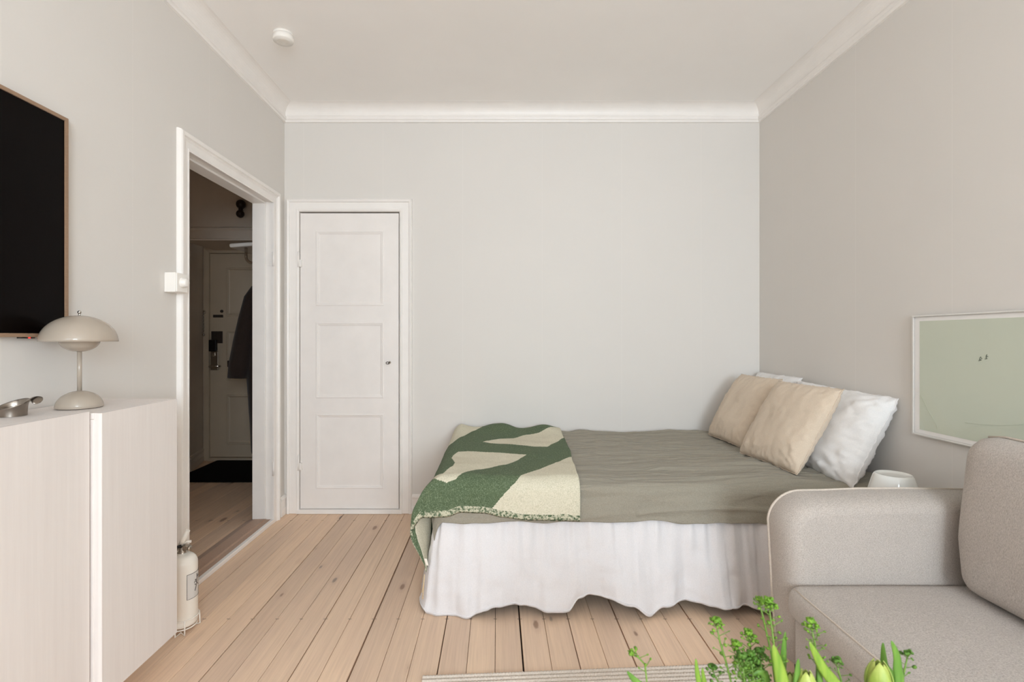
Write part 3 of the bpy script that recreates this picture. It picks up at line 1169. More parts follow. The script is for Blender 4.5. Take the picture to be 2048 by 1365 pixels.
def skirt(u, v):
    s = u * LT                      # along the perimeter: foot side (from the wall) then the front
    cr = .035
    if s < LF:
        p, n = Vector((XE, YB - .03 - s, 0)), Vector((-1, 0, 0))
        d = LF - s
    else:
        p, n = Vector((XE + s - LF, YE, 0)), Vector((0, -1, 0))
        d = s - LF
    w = max(0, 1 - d / .06)
    if w > 0:
        n = (n * (1 - w) + Vector((-.707, -.707, 0)) * w).normalized()
        if d < cr:
            p = p + Vector((1, 1, 0)) * (cr - d) * .35
    top, x = .415, p.x
    zb = lerp_tab(hem, x) if s >= LF else .01
    f = 1 - v                      # v=0 hem, v=1 top
    z = zb + (top - zb) * v
    pleat = .0055 * math.sin(s * 92 + 3 * fbm(s * 3, 0)) * (0.35 + .65 * max(0, 1 - f * 1.8))
    fold = .030 * fbm(s * 4.2, v * .5, 1.7) * (f ** .8) * 1.6 + .016 * fbm(s * 11, v * .6, 4.1) * (.25 + f * .75)
    crease = .006 * fbm(s * 9, v * 6, 9.3) * min(1, f * 2)
    if s < LF:
        fold *= .45
    pleat += .007 * fbm(s * 26, v * .35, 6.2) * (.25 + .75 * v * v)
    low = .5 * (zb - .02)
    flare = -.016 + .082 * f ** .8 - low * .25 * f
    if s > LF + 1.25:
        flare *= .9
    return p + n * (flare + pleat + fold + crease) + Vector((0, 0, z))


bm = bmesh.new()
grid(bm, skirt, 620, 40)
sk = obj('bed_skirt', bm, M_SKIRT, bed)
m = sk.modifiers.new('thick', 'SOLIDIFY')
m.thickness = .002
bm = bmesh.new()
tube(bm, [skirt(i / 400, .012) + Vector((0, 0, 0.002)) for i in range(401)], .0035, 5)
obj('skirt_hem', bm, M_SKIRT, sk)


def drape(a, b, off=0.0, flare_corner=0.0):
    """flat cloth coordinates (a along X, b along Y) laid over the bed's foot and front edges"""
    R = RB + off
    s, t_ = max(0, XE + RB - a), max(0, YE + RB - b)
    r = math.hypot(s, t_)
    x, y = max(a, XE + RB), max(b, YE + RB)
    if r < 1e-9:
        return Vector((x, y, ZT + off)), 0.0, 0.0
    ds, dt = s / r, t_ / r
    phi = 2 * ds * dt
    fl = .05 + flare_corner * phi ** 1.5
    L = PI / 2 * R
    if r < L:
        th = r / R
        o_, dr = R * math.sin(th), R * (1 - math.cos(th))
    else:
        e = r - L
        o_, dr = R + fl * e, R + e * math.sqrt(1 - fl * fl)
    return Vector((x - ds * o_, y - dt * o_, ZT + off - dr)), r, phi


def hump(a, b):
    """soft unevenness of the bedding"""
    h = .012 * fbm(a * 2.1 + 3, b * 2.6, .3)
    h += .020 * math.exp(-((b - 3.30) / .10) ** 2) * (.6 + .8 * fbm(a * 3, 0, 5))
    h -= .03 * max(0, (b - 3.33)) / .06
    return h


def spread(u, v):
    a0, a1 = XE + RB - .20, XR - .03
    a = a0 + (a1 - a0) * u
    hm = .205 + .012 * fbm(a * 4, 0, 2) + .010 * max(0, min(1, (a - .9) / .4))
    b0, b1 = YE + RB - hm, YB - .018
    b = b0 + (b1 - b0) * v
    p, r, phi = drape(a, b, .008)
    up = max(0.0, 1 - r / .07)
    w = .012 * fbm(a * 1.6 + .8 * fbm(a * 3, b * 3), b * 14, 2.2, 4) + .006 * fbm(a * 4, b * 38, 7.7, 3)
    if up > 0:
        p.z += (hump(a, b) + w * 1.1) * up
    if r > 0:
        side = min(1, r / .06)
        k = fbm(a * 3.2, r * 15 + a * .9, 3.3, 3)
        ridge = math.exp(-((r - .165 - .02 * math.sin(a * 5)) / .010) ** 2) * .007 * (a > .6)
        p.y -= (.008 * k + ridge + .010 * fbm(a * 5, 0, 8.1) * min(1, r / .18)) * side * (1 if b < YE + RB else 0)
    # sag towards the head end on the near side
    p.z -= .012 * max(0, min(1, (a - 1.2) / .5)) * max(0, min(1, (2.9 - b) / .5))
    return p


bm = bmesh.new()
grid(bm, spread, 300, 300)
g = NT('olive_linen_creased')
M_SPREAD.name = 'olive_linen_plain'
n1 = g.noise(g.coord((1, 3, 1)), 220, 3, 0.7)
n2 = g.noise(g.coord((1.6, 26, 1.6)), 1.0, 4, 0.6, 0.8)
n3 = g.noise(g.coord((4, 60, 6)), 1.0, 3, 0.6, 0.4)
col = g.ramp(n1, [(0.3, lin((140, 134, 121))), (0.7, lin((157, 151, 137)))])
g.set(col, 0.92, spec=0.15)
g.b.inputs['Sheen Weight'].default_value = 0.15
g.bump(g.math('ADD', g.math('ADD', g.math('MULTIPLY', n2, 1.0), g.math('MULTIPLY', n3, .45)), g.math('MULTIPLY', n1, .05)), 0.55, 0.03)
M_SPREAD = g.m
sp_ = obj('bedspread', bm, M_SPREAD, None, None, True, ((XE + XR) / 2, 2.8, ZT))
tag(sp_, 'crumpled olive grey linen bedspread covering the bed', 'bedspread')
m = sp_.modifiers.new('thick', 'SOLIDIFY')
m.thickness = .004
m.offset = -1

# ------------------------------------------------------------------ wool blanket with a green and cream pattern
def flat(x, y):
    z = ZT + .02
    Y = (EYE - z) * F / (y - CY)
    if Y >= YE + .03:
        return ((x - CX) / F * Y, Y)
    Y = YE - .015
    z2 = EYE - (y - CY) / F * Y
    return ((x - CX) / F * Y, YE + RB - .045 - (z - z2) * 1.0)


def zp(pts):
    return [flat(820 + x / 3.1026, 820 + y / 3.1026) for x, y in pts]


cream = [
    zp([(505, 612), (540, 570), (600, 500), (660, 440), (710, 400), (800, 370), (890, 335), (950, 305), (985, 292)]) + [(.5, 2.62), (.5, 1.9)] + zp([(505, 690)]),
    zp([(450, 205), (560, 185), (640, 178), (720, 160), (800, 158), (860, 145), (920, 130), (990, 95), (1000, 160), (935, 185), (895, 210), (850, 233), (760, 230), (650, 222), (560, 215)]),
    zp([(265, 285), (300, 265), (360, 262), (480, 270), (620, 278), (725, 283), (680, 305), (600, 340), (500, 362), (420, 375), (350, 400), (280, 430), (225, 450)]) + [(-.262, 2.21), (-.31, 2.30), (-.8, 2.33), (-.8, 2.48)] + zp([(205, 405), (230, 385), (270, 360), (278, 335), (258, 305)]),
    zp([(262, 205), (310, 180), (370, 160), (430, 140), (500, 112), (550, 97)]) + [(-.02, 3.6), (-.9, 3.6), (-.9, 2.9)],
]


def inside(poly, x, y):
    c = False
    n = len(poly)
    j = n - 1
    for i in range(n):
        xi, yi = poly[i]
        xj, yj = poly[j]
        if (yi > y) != (yj > y) and x < (xj - xi) * (y - yi) / (yj - yi) + xi:
            c = not c
        j = i
    return c


BA0, BB1 = XE + RB - .42, YB - .05


def right_edge(b):
    return lerp_tab([(1.9, .352), (2.25, .355), (2.5, .372), (2.8, .395), (3.1, .405), (3.4, .410)], b)


def front_hem(a):
    return YE + RB - lerp_tab([(-1, .30), (-.40, .24), (-.30, .20), (-.22, .196), (-.15, .176), (-.06, .180), (.03, .198), (.12, .208), (.4, .212)], a)


def blanket_ab(u, v):
    b = front_hem(0) + (BB1 - front_hem(0)) * v
    a1 = right_edge(b)
    a = BA0 + (a1 - BA0) * u
    f0 = front_hem(a)
    b = f0 + (BB1 + .012 * fbm(a * 6, 0, 3) - f0) * v
    return a, b


def blanket_pt(a, b, off):
    R = RB + .018 + off
    s_, t_ = max(0, XE + RB - a), max(0, YE + RB - b)

    def prof(q):
        L = PI / 2 * R
        if q < L:
            return R * math.sin(q / R), R * (1 - math.cos(q / R))
        return R + .04 * (q - L), R + (q - L)
    os_, ds_ = prof(s_)
    ot_, dt_ = prof(t_)
    drop = (ds_ ** 4 + dt_ ** 4) ** .25
    near = max(0, min(1, (YE + RB + .10 - b) / .27))
    near = near * near * (3 - 2 * near)
    bulge = .066 * math.sin(PI * min(1, (s_ / .41) ** 1.1)) ** 1.3 * near
    w = min(1, s_ / .14)
    x = max(a, XE + RB) - os_ - bulge
    y = max(b, YE + RB) - ot_ * (1 - .15 * w) + (.02 * max(0, s_ - .1) - .05 * t_) * w
    p = Vector((x, y, ZT + .018 + off - drop + .006 * w * math.sin(PI * min(1, s_ / .25)) * near))
    r = max(s_, t_)
    up = max(0.0, 1 - r / .09)
    p.z += hump(a, b) * up + .006 * fbm(a * 5, b * 5, 6.1) * up
    p.z += (.016 * math.exp(-((b - 3.3) / .12) ** 2) * (1 + math.sin(a * 22 + 1.2))) * up
    if r > .05:
        p.y -= .006 * fbm(a * 7, r * 4, 2.0) * min(1, (r - .05) / .1)
        p.x -= .008 * fbm(b * 6, r * 3, 4.0) * min(1, (r - .05) / .1) * (a < XE)
    return p


NU, NV = 250, 330
tris = []
bm = bmesh.new()
uvl = bm.loops.layers.float_color.new('pattern')
TH = .006
ab = [[blanket_ab(i / NU, j / NV) for j in range(NV + 1)] for i in range(NU + 1)]
top_v = [[bm.verts.new(blanket_pt(*ab[i][j], TH)) for j in range(NV + 1)] for i in range(NU + 1)]
bot_v = [[bm.verts.new(blanket_pt(*ab[i][j], 0.0)) for j in range(NV + 1)] for i in range(NU + 1)]


def colour(i, j):
    a, b = ab[i][j]
    c = any(inside(p, a, b) for p in cream)
    h = max(0.0, 1 - (min(i * .0034, (NU - i) * .0, 1) if False else 1))
    return 1.0 if c else 0.0


pat = [[colour(i, j) for j in range(NV + 1)] for i in range(NU + 1)]
edge_w = .020


def hemf(i, j):
    a, b = ab[i][j]
    return 1.0 if (b - front_hem(a) < edge_w or BB1 - b < edge_w * .6 or a - BA0 < edge_w) else 0.0


hm_ = [[hemf(i, j) for j in range(NV + 1)] for i in range(NU + 1)]
for i in range(NU):
    for j in range(NV):
        ids = ((i, j), (i + 1, j), (i + 1, j + 1), (i, j + 1))
        for side, vs in ((1, top_v), (0, bot_v)):
            idq = ids if side else ids[::-1]
            f = bm.faces.new([vs[p][q] for p, q in idq])
            f.smooth = True
            for lp, (p, q) in zip(f.loops, idq):
                val = pat[p][q] if side else 1 - pat[p][q]
                lp[uvl] = (val, hm_[p][q], 0, 1)
rim_ids = [(i, 0) for i in range(NU)] + [(NU, j) for j in range(NV)] + [(i, NV) for i in range(NU, 0, -1)] + [(0, j) for j in range(NV, 0, -1)]
for q0, q1 in zip(rim_ids, rim_ids[1:] + rim_ids[:1]):
    f = bm.faces.new((bot_v[q0[0]][q0[1]], bot_v[q1[0]][q1[1]], top_v[q1[0]][q1[1]], top_v[q0[0]][q0[1]]))
    f.smooth = True
    for lp in f.loops:
        lp[uvl] = (pat[q0[0]][q0[1]], 1.0 if q0[0] not in (NU,) else 0.0, 0, 1)
g = NT('green_cream_wool')
at_ = g.n('ShaderNodeAttribute', attribute_name='pattern')
sep = g.n('ShaderNodeSeparateColor')
g.l(at_.outputs['Color'], sep.inputs[0])
n1 = g.noise(g.coord(), 230, 3, 0.7)
n2 = g.noise(g.coord((1, 1, 1)), 110, 2, 0.6)
green = g.ramp(n1, [(0.32, lin((68, 84, 60))), (0.55, lin((98, 112, 86))), (0.72, lin((142, 154, 128)))])
crm = g.ramp(n1, [(0.28, lin((184, 180, 154))), (0.5, lin((212, 206, 185))), (0.7, lin((223, 217, 199)))])
col = g.mix(g.ramp(sep.outputs[0], [(0.4, 0.0), (0.6, 1.0)]), green, crm)
hemc = g.ramp(n2, [(0.40, lin((82, 100, 74))), (0.58, lin((196, 193, 170)))])
col = g.mix(g.ramp(sep.outputs[1], [(0.45, 0.0), (0.55, 1.0)]), col, hemc)
g.set(col, 0.97, spec=0.1)
g.b.inputs['Sheen Weight'].default_value = 0.04
g.bump(n1, 0.5, 0.004)
bl = obj('blanket', bm, g.m, None, None, True, (XE + .1, 2.8, ZT))
tag(bl, 'green and cream wool throw draped over the foot of the bed', 'blanket')
M_LABELC = paint('cotton_tape', (232, 226, 214), 0.8, 0.03)
bm = bmesh.new()
q0 = at(848, 1118, 2.16)
grid(bm, lambda u, v: Vector((q0.x + .012 * u + .008 * v, q0.y, q0.z - .03 * v)), 2, 4)
tgm = obj('care_tag', bm, M_LABELC, bl)
tgm.modifiers.new('thick', 'SOLIDIFY').thickness = .001
bm = bmesh.new()
q0 = at(849, 1150, 2.17)
tube(bm, [q0, q0 + Vector((-.004, 0, -.04)), q0 + Vector((-.010, 0, -.075))], [.0022, .0022, .0035], 6)
tube(bm, [q0, q0 + Vector((-.004, .004, -.05)), q0 + Vector((-.008, .004, -.105))], [.0022, .0022, .003], 6)
obj('tie_cord', bm, fabric('cotton_cord', (222, 200, 164), (206, 182, 146), 200), bl)

# ------------------------------------------------------------------ pillows
def pillow(name, label, cat, mat, w, h, th, centre, wdir, hdir, seed, pinch=.10, wr=1.0, group=None, flange=0.0):
    W, Hh = Vector(wdir).normalized(), Vector(hdir)
    N = W.cross(Hh).normalized()
    Hh = N.cross(W).normalized()
    bm = bmesh.new()
    n = 64

    def surf(side):
        def fn(u, v):
            x, y = 2 * u - 1, 2 * v - 1
            px = x * (1 - pinch * (1 - y * y) * .55) 
            py = y * (1 - pinch * (1 - x * x) * .55)
            e = max(0.0, (1 - abs(x) ** 3.2) * (1 - abs(y) ** 3.2))
            tz = th / 2 * e ** .5
            rad = 1 - e
            wrk = (.007 * fbm(x * 1.6 + seed, y * 1.6, side * 3.0) + .0022 * fbm(x * 5 + seed, y * 7 + 2, side * 5.0)) * wr * min(1, e * 3)
            # radial gathers from the corners
            dcor = min(math.hypot(x - sx, y - sy) for sx in (-1, 1) for sy in (-1, 1))
            ang = math.atan2(1 - abs(y), 1 - abs(x) + 1e-6)
            wrk += .003 * math.sin(ang * 13 + seed) * math.exp(-(dcor / .5) ** 2) * wr * min(1, e * 4)
            ed = .004 * fbm(x * 9 + seed, y * 9, 1.0) * rad
            ed2 = .007 * fbm(x * 8, y * 8 + seed, 4.0) * rad * wr
            return Vector((px * w / 2 + ed, py * h / 2 + ed, side * (tz + wrk) + ed2))
        return fn
    grid(bm, surf(1), n, n)
    grid(bm, surf(-1), n, n, True, True)
    bmesh.ops.remove_doubles(bm, verts=list(bm.verts), dist=1e-5)
    bmesh.ops.recalc_face_normals(bm, faces=list(bm.faces))
    me = bpy.data.meshes.new(name)
    bm.to_mesh(me)
    bm.free()
    me.materials.append(mat)
    for p in me.polygons:
        p.use_smooth = True
    o = bpy.data.objects.new(name, me)
    o.matrix_world = Matrix.Translation(centre) @ Matrix((W, Hh, N)).transposed().to_4x4()
    COL.objects.link(o)
    tag(o, label, cat, group)
    # piped seam round the edge
    sb = bmesh.new()
    ring = []
    f = surf(1)
    m_ = 40
    for i in range(m_):
        ring.append(f(i / m_, 0))
    for i in range(m_):
        ring.append(f(1, i / m_))
    for i in range(m_):
        ring.append(f(1 - i / m_, 1))
    for i in range(m_ + 1):
        ring.append(f(0, 1 - i / m_))
    tube(sb, ring, .0028, 5, False)
    me2 = bpy.data.meshes.new('seam')
    sb.to_mesh(me2)
    sb.free()
    me2.materials.append(mat)
    s = bpy.data.objects.new('seam', me2)
    s.parent = o
    COL.objects.link(s)
    return o


pillow('pillow', 'big white pillow leaning on the wall beside the bedside lamp', 'pillow', M_WHITEC, .66, .44, .19,
       Vector((1.605, 2.53, .722)), (0.06, -1, -.03), (.46, .03, .89), 3.1, .03, 1.5)
pillow('pillow', 'white pillow mostly hidden behind the rear beige cushion in the corner', 'pillow', M_WHITEC, .48, .46, .13,
       Vector((1.625, 3.13, .735)), (0.0, -1, .0), (.42, .03, .90), 8.4, .03, 1.2)
pillow('cushion', 'beige linen cushion in front of the big white pillow', 'cushion', M_BEIGE, .45, .44, .13,
       Vector((1.425, 2.515, .748)), (0.10, -1, .0), (.50, .07, .86), 5.2, .04, .9, 'beige linen cushions on the bed')
pillow('cushion', 'beige linen cushion nearest the back wall', 'cushion', M_BEIGE, .42, .44, .13,
       Vector((1.455, 3.03, .748)), (0.06, -1, .0), (.50, .03, .86), 6.6, .04, .9, 'beige linen cushions on the bed')

# ------------------------------------------------------------------ framed print on the right wall
M_ALU = metal('silver_frame', (236, 234, 230), 0.38)
M_ALU.node_tree.nodes['Principled BSDF'].inputs['Metallic'].default_value = 0.45
M_MATB = paint('white_mount', (249, 247, 245), 0.7, 0.01)
M_PRINT = paint('pale_green_print', (210, 217, 200), 0.8, 0.012, 3)
M_PINK = paint('print_ink', (78, 88, 74), 0.8, 0.05)
M_FAINT = paint('faint_line_green', (186, 194, 174), 0.8, 0.02)
g = NT('picture_glass')
tr = g.n('ShaderNodeBsdfTransparent')
gl = g.n('ShaderNodeBsdfGlossy')
gl.inputs['Roughness'].default_value = 0.02
fr_ = g.n('ShaderNodeFresnel')
fr_.inputs['IOR'].default_value = 1.45
mx = g.n('ShaderNodeMixShader')
geo = g.n('ShaderNodeNewGeometry')
g.l(g.math('MULTIPLY', fr_.outputs[0], g.math('SUBTRACT', 1.0, geo.outputs['Backfacing'])), mx.inputs[0])
g.l(tr.outputs[0], mx.inputs[1])
g.l(gl.outputs[0], mx.inputs[2])
g.l(mx.outputs[0], g.out.inputs[0])
M_GLASS = g.m
AY1, AY0, AZ0, AZ1 = 2.135, 1.435, .770, 1.262
ax_ = XR - .020
t = thing('framed_print', 'pale green print in a thin silver frame on the right wall above the sofa', 'picture', (XR, (AY0 + AY1) / 2, AZ0))
bm = bmesh.new()
u_frame(bm, AY0 + .007, AY1 - .007, AZ0 + .007, AZ1 - .007, [(0, -.006), (0, 0), (.003, .001), (.007, 0), (.007, -.018), (0, -.018)],
        lambda u, v, d: Vector((ax_ - d, u, v)), closed=True)
obj('frame', bm, M_ALU, t)
bm = bmesh.new()
box(bm, ax_ + .006, ax_ + .014, AY0 + .0075, AY1 - .0075, AZ0 + .0075, AZ1 - .0075)
obj('mount', bm, M_MATB, t)
bm = bmesh.new()
box(bm, ax_ + .0050, ax_ + .0058, AY0 + .033, AY1 - .033, AZ0 + .024, AZ1 - .024)
pr = obj('print', bm, M_PRINT, t)


def onp(x, y):
    X = ax_ + .0046
    Y = X * F / (x - CX)
    return Vector((X, Y, EYE - (y - CY) / F * Y))


for strokes in ([[(1962, 714), (1960, 716), (1959.5, 719), (1962, 721)], [(1959.5, 719), (1957.5, 722.5), (1963, 720.5)], [(1962, 716), (1964, 718)]],
                [[(1974, 709.5), (1972.5, 712), (1972.5, 715), (1973, 717)], [(1972.5, 713), (1976, 713.5)], [(1972, 716), (1974.5, 718), (1970, 718.5)]]):
    bm = bmesh.new()
    for st in strokes:
        tube(bm, [onp(*q) for q in st], .0012, 5)
    obj('printed_figure', bm, M_PINK, pr)
for ln_ in ([(1840, 790), (1846, 802), (1856, 822), (1866, 838), (1872, 850), (1874, 858)],
            [(1930, 846), (1960, 850), (2000, 852), (2046, 850)]):
    bm = bmesh.new()
    tube(bm, [onp(*q) for q in ln_], .0006, 5)
    obj('faint_line', bm, M_FAINT, pr)  # two thin lines, slightly darker than the pale green sheet
bm = bmesh.new()
box(bm, ax_ + .0010, ax_ + .0026, AY0 + .0075, AY1 - .0075, AZ0 + .0075, AZ1 - .0075)
obj('glass', bm, M_GLASS, t)

# ------------------------------------------------------------------ bedside table and white glass lamp
M_OPAL = NT('opal_glass').set(lin((226, 226, 222)), 0.08, spec=0.5).m
bx, by, bz = at(1787, 0, 1.975).x, 1.975, .440
t = thing('bedside_table', 'small round white side table in the gap between bed and sofa', 'side table', (bx, by, 0))
bm = bmesh.new()
lathe(bm, [(.0001, bz - .02), (.120, bz - .02), (.123, bz - .016), (.123, bz - .004), (.120, bz), (.0001, bz)], (bx, by, 0), 36)
obj('tabletop', bm, M_WHITEPL, t)
bm = bmesh.new()
tube(bm, [(bx, by, .016), (bx, by, bz - .0205)], .014, 12)
obj('pedestal', bm, M_WHITEPL, t)
bm = bmesh.new()
lathe(bm, [(.0001, .0005), (.10, .0005), (.10, .010), (.02, .016), (.0001, .016)], (bx, by, 0), 32)
obj('foot', bm, M_WHITEPL, t)
t = thing('bedside_lamp', 'white opal glass cone lamp behind the sofa arm', 'lamp', (bx, by, bz))
bm = bmesh.new()
pr_ = [(.096, .001), (.104, .010), (.105, .024), (.098, .07), (.085, .128), (.070, .182), (.065, .197), (.0605, .2035), (.058, .205), (.0565, .204), (.052, .2005), (.030, .199), (.0001, .1985)]
lathe(bm, pr_, (bx, by, bz), 56)
obj('glass_shade', bm, M_OPAL, t)
bm = bmesh.new()
lathe(bm, [(.0001, .003), (.09, .003), (.03, .02), (.022, .03), (.022, .07), (.0001, .07)], (bx, by, bz), 24)
obj('lamp_holder', bm, M_WHITEPL, t)
bm = bmesh.new()
lathe(bm, [(.012, .07), (.018, .085), (.026, .11), (.022, .132), (.0001, .142)], (bx, by, bz), 20)
obj('bulb', bm, M_OPAL, t)

# ------------------------------------------------------------------ sofa
AI, AO, AZ = 1.662, 1.785, .645            # inner and outer face of the far arm, its height
sofa = thing('sofa', 'beige grey upholstered sofa along the right wall', 'sofa', (1.35, .75, 0))


def arm_outline(n=10):
    """X,Z outline of the arm seen from the seat"""
    pts = [(1.70, .09), (1.70, AZ - .005)]
    pts += [(1.40, AZ), (1.25, AZ - .001), (1.13, AZ - .006)]
    c, r = (1.055, AZ - .115), .108
    for i in range(n + 1):
        a = PI * .5 + PI * .47 * i / n
        pts.append((c[0] + r * math.cos(a) * 1.03, c[1] + r * math.sin(a)))
    pts += [(.951, .42), (.960, .25), (.976, .09)]
    return pts


def arm(y0, y1, inner_sign):
    bm = bmesh.new()
    out = arm_outline()
    # loft across the thickness with rounded shoulders
    cen = Vector((1.33, .37))
    th = y1 - y0
    secs = [(0.0, .048), (.03, .034), (.08, .024), (.16, .015), (.28, .008), (.42, .003), (.6, 0), (.9, .0), (.97, .001), (1.0, .003)]
    if inner_sign < 0:
        secs = [(1 - a, b) for a, b in secs][::-1]
    rows = []
    N = len(out)
    nrm = []
    for i in range(N):
        a, b = Vector(out[max(i - 1, 0)]), Vector(out[min(i + 1, N - 1)])
        d = (b - a).normalized()
        nrm.append(Vector((d.y, -d.x)))
    for f, ins in secs:
        row = []
        for i, (x, z) in enumerate(out):
            w = 0 if i in (0, N - 1) else 1
            row.append(bm.verts.new((x - nrm[i].x * ins * (1 if 1 < i else 0), y0 + th * f, z - nrm[i].y * ins * w)))
        rows.append(row)
    for a, b in zip(rows, rows[1:]):
        for i in range(N):
            bm.faces.new((a[i], a[(i + 1) % N], b[(i + 1) % N], b[i])).smooth = True
    bm.faces.new(rows[0][::-1])
    bm.faces.new(rows[-1])
    return bm


bm = arm(AI, AO, 1)
am = obj('armrest', bm, M_SOFA, sofa)
bm = bmesh.new()
out = arm_outline()
tube(bm, [(x, AO - .002, z) for x, z in out[1:]], .0048, 6)
obj('piping', bm, M_PIPE, am)
bm = arm(-.36, -.237, -1)
obj('armrest', bm, M_SOFA, sofa)
bm = bmesh.new()
box(bm, .965, 1.72, -.235, AI - .001, .09, .262, .008, 3)
obj('seat_frame', bm, M_SOFA, sofa)
bm = bmesh.new()
softbox(bm, 1.56, 1.73, -.235, AI - .002, .264, .70, .04, (0, 0, 0), 8)
obj('back_frame', bm, M_SOFA, sofa)
ZS = .375
for y0, y1 in ((.70, AI - .004), (-.233, .698)):
    def wp(c):
        c = c.copy()
        fz = (c.z - .265) / (ZS - .265)
        if c.x < 1.05:
            c.x -= .014 * math.sin(max(0, min(1, fz)) * PI)
        return c
    bm = bmesh.new()
    softbox(bm, .945, 1.555, y0, y1, .264, ZS, .028, (.0, .0, .012), 22, wp)
    sc_ = obj('seat_cushion', bm, M_SOFA, sofa)
    bm = bmesh.new()
    tube(bm, [(.952, y0 + .02, ZS - .010)] + [(.949, y0 + (y1 - y0) * i / 12, ZS - .008) for i in range(1, 12)] + [(.952, y1 - .02, ZS - .010)], .0026, 6)
    obj('piping', bm, M_PIPE, sc_)
for y0, y1 in ((.72, AI - .03), (-.20, .70)):
    def wb(c):
        c = c.copy()
        f = (c.z - .38) / .48
        c.x += .05 * f - .012            # leans back
        m = (c.y - (y0 + y1) / 2) / ((y1 - y0) / 2)
        c.z -= .022 * max(0, f) * max(0, .8 - m) * .8
        if f > .6:
            c.z -= .03 * max(0, (abs(m) - .86) / .14) ** 2 * f
        if f < .35:
            c.y -= math.copysign(.04, m) * max(0, abs(m) - .5) / .5 * (1 - f / .35)
        return c
    bm = bmesh.new()
    softbox(bm, 1.435, 1.560, y0, y1, .385, .865, .055, (.035, 0, .0), 22, wb)
    bc = obj('back_cushion', bm, M_SOFAV, sofa)
    bm = bmesh.new()
    tube(bm, [wb(Vector((1.50, y0 + .03 + (y1 - y0 - .06) * i / 16, .868 + .0 * i))) + Vector((0, 0, .004 * math.sin(PI * i / 16))) for i in range(17)], .0035, 6)
    obj('piping', bm, M_PIPE, bc)
for lx_, ly_ in ((1.02, 1.72), (1.66, 1.72), (1.02, -.30), (1.66, -.30)):
    bm = bmesh.new()
    tube(bm, [(lx_, ly_, 0), (lx_, ly_, .0895)], [.014, .02], 10)
    obj('leg', bm, M_IRON, sofa)

# ------------------------------------------------------------------ braided rug
M_RUG = fabric('rug_wool', (226, 216, 204), (198, 184, 170), 170, (2, 1, 1), 0.95, 0.5, 0.05)
rc = (-.256, 1.762)
ra = math.atan2(1.829 - 1.762, .868 + .256)
rug = thing('rug', 'pale braided rug with raised rows at the bottom edge, under the flowers', 'rug', (rc[0], rc[1], 0))
du, dv = Vector((math.cos(ra), math.sin(ra), 0)), Vector((math.sin(ra), -math.cos(ra), 0))
bm = bmesh.new()
RW, RL = 1.15, 1.5
tmp = bmesh.new()
box(tmp, 0, RW, 0, RL, .0008, .006, .001)
Mr = Matrix((du, dv, Vector((0, 0, 1)))).transposed().to_4x4()
merge(bm, tmp, Matrix.Translation((rc[0], rc[1], 0)) @ Mr)
obj('rug_backing', bm, M_RUG, rug)
bm = bmesh.new()
rw = .0195
for k_ in range(18):
    y = .010 + k_ * rw
    n = 105 if k_ < 7 else 40
    pts, rad = [], []
    for i in range(n * 2 + 1):
        f = i / (n * 2)
        x = f * RW
        pts.append(Vector((rc[0], rc[1], 0)) + du * x + dv * (y + (.0006 if k_ < 3 else .0)) + Vector((0, 0, .0040)))
        big = 1.0
        rad.append((.0098 if i % 2 else .0072) * (big if k_ else 1.0))
    tube(bm, pts, rad, 6)
ro = obj('braided_rows', bm, M_RUG, rug)
ro['kind'] = 'stuff'

# ------------------------------------------------------------------ bouquet in a vase on a low table in front of the camera
VY = .80
vx = at(1600, 0, VY).x
M_TABLE = paint('pale_table', (210, 200, 188), 0.5, 0.03)
t = thing('coffee_table', 'small round pale table below the frame carrying the flower vase', 'table', (vx, VY, 0))
bm = bmesh.new()
lathe(bm, [(.0001, .40), (.195, .40), (.20, .405), (.20, .42), (.195, .424), (.0001, .424)], (vx, VY, 0), 40)
obj('tabletop', bm, M_TABLE, t)
for i in range(3):
    a = 2 * PI * i / 3 + .4
    bm = bmesh.new()
    tube(bm, [(vx + .16 * math.cos(a), VY + .16 * math.sin(a), .008), (vx + .10 * math.cos(a), VY + .10 * math.sin(a), .3995)], [.010, .014], 10)
    obj('leg', bm, M_TABLE, t)
bm = bmesh.new()
lathe(bm, [(.0001, .4245), (.045, .4245), (.052, .43), (.058, .47), (.055, .52), (.050, .55), (.052, .56), (.049, .56), (.047, .55), (.052, .52), (.055, .47), (.048, .435), (.0001, .432)], (vx, VY, 0), 32)
tag(obj('vase', bm, M_OPAL, None, True, True, (vx, VY, .4245)), 'white vase holding the green bouquet below the frame', 'vase')


def leafy(name, c, c2, rough=.45):
    g = NT(name)
    n = g.noise(g.coord((40, 40, 4)), 3, 3)
    g.set(g.ramp(n, [(.3, lin(c2)), (.7, lin(c))]), rough, spec=.3)
    g.b.inputs['Subsurface Weight'].default_value = 0.0
    return g.m


M_LEAF = leafy('tulip_leaf', (110, 148, 62), (82, 122, 48))
M_LEAFY = leafy('tulip_leaf_yellow', (142, 166, 66), (100, 138, 48))
M_STEM = leafy('green_stem', (120, 152, 68), (94, 128, 52))
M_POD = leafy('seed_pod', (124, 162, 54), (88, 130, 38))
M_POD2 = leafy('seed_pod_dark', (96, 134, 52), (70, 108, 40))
M_BUD = None
g = NT('tulip_bud')
tc = g.n('ShaderNodeTexCoord')
sp3 = g.n('ShaderNodeSeparateXYZ')
g.l(tc.outputs['Generated'], sp3.inputs[0])
n = g.noise(g.coord((60, 60, 6)), 3, 3)
f = g.math('ADD', g.math('MULTIPLY', sp3.outputs[2], .75), g.math('MULTIPLY', n, .35))
g.set(g.ramp(f, [(.3, lin((98, 128, 40))), (.65, lin((138, 158, 64))), (1.0, lin((178, 186, 98)))]), .5)
M_BUD = g.m


def vase_pt(dx, dy=0.0):
    return Vector((vx + dx, VY + dy, .50))


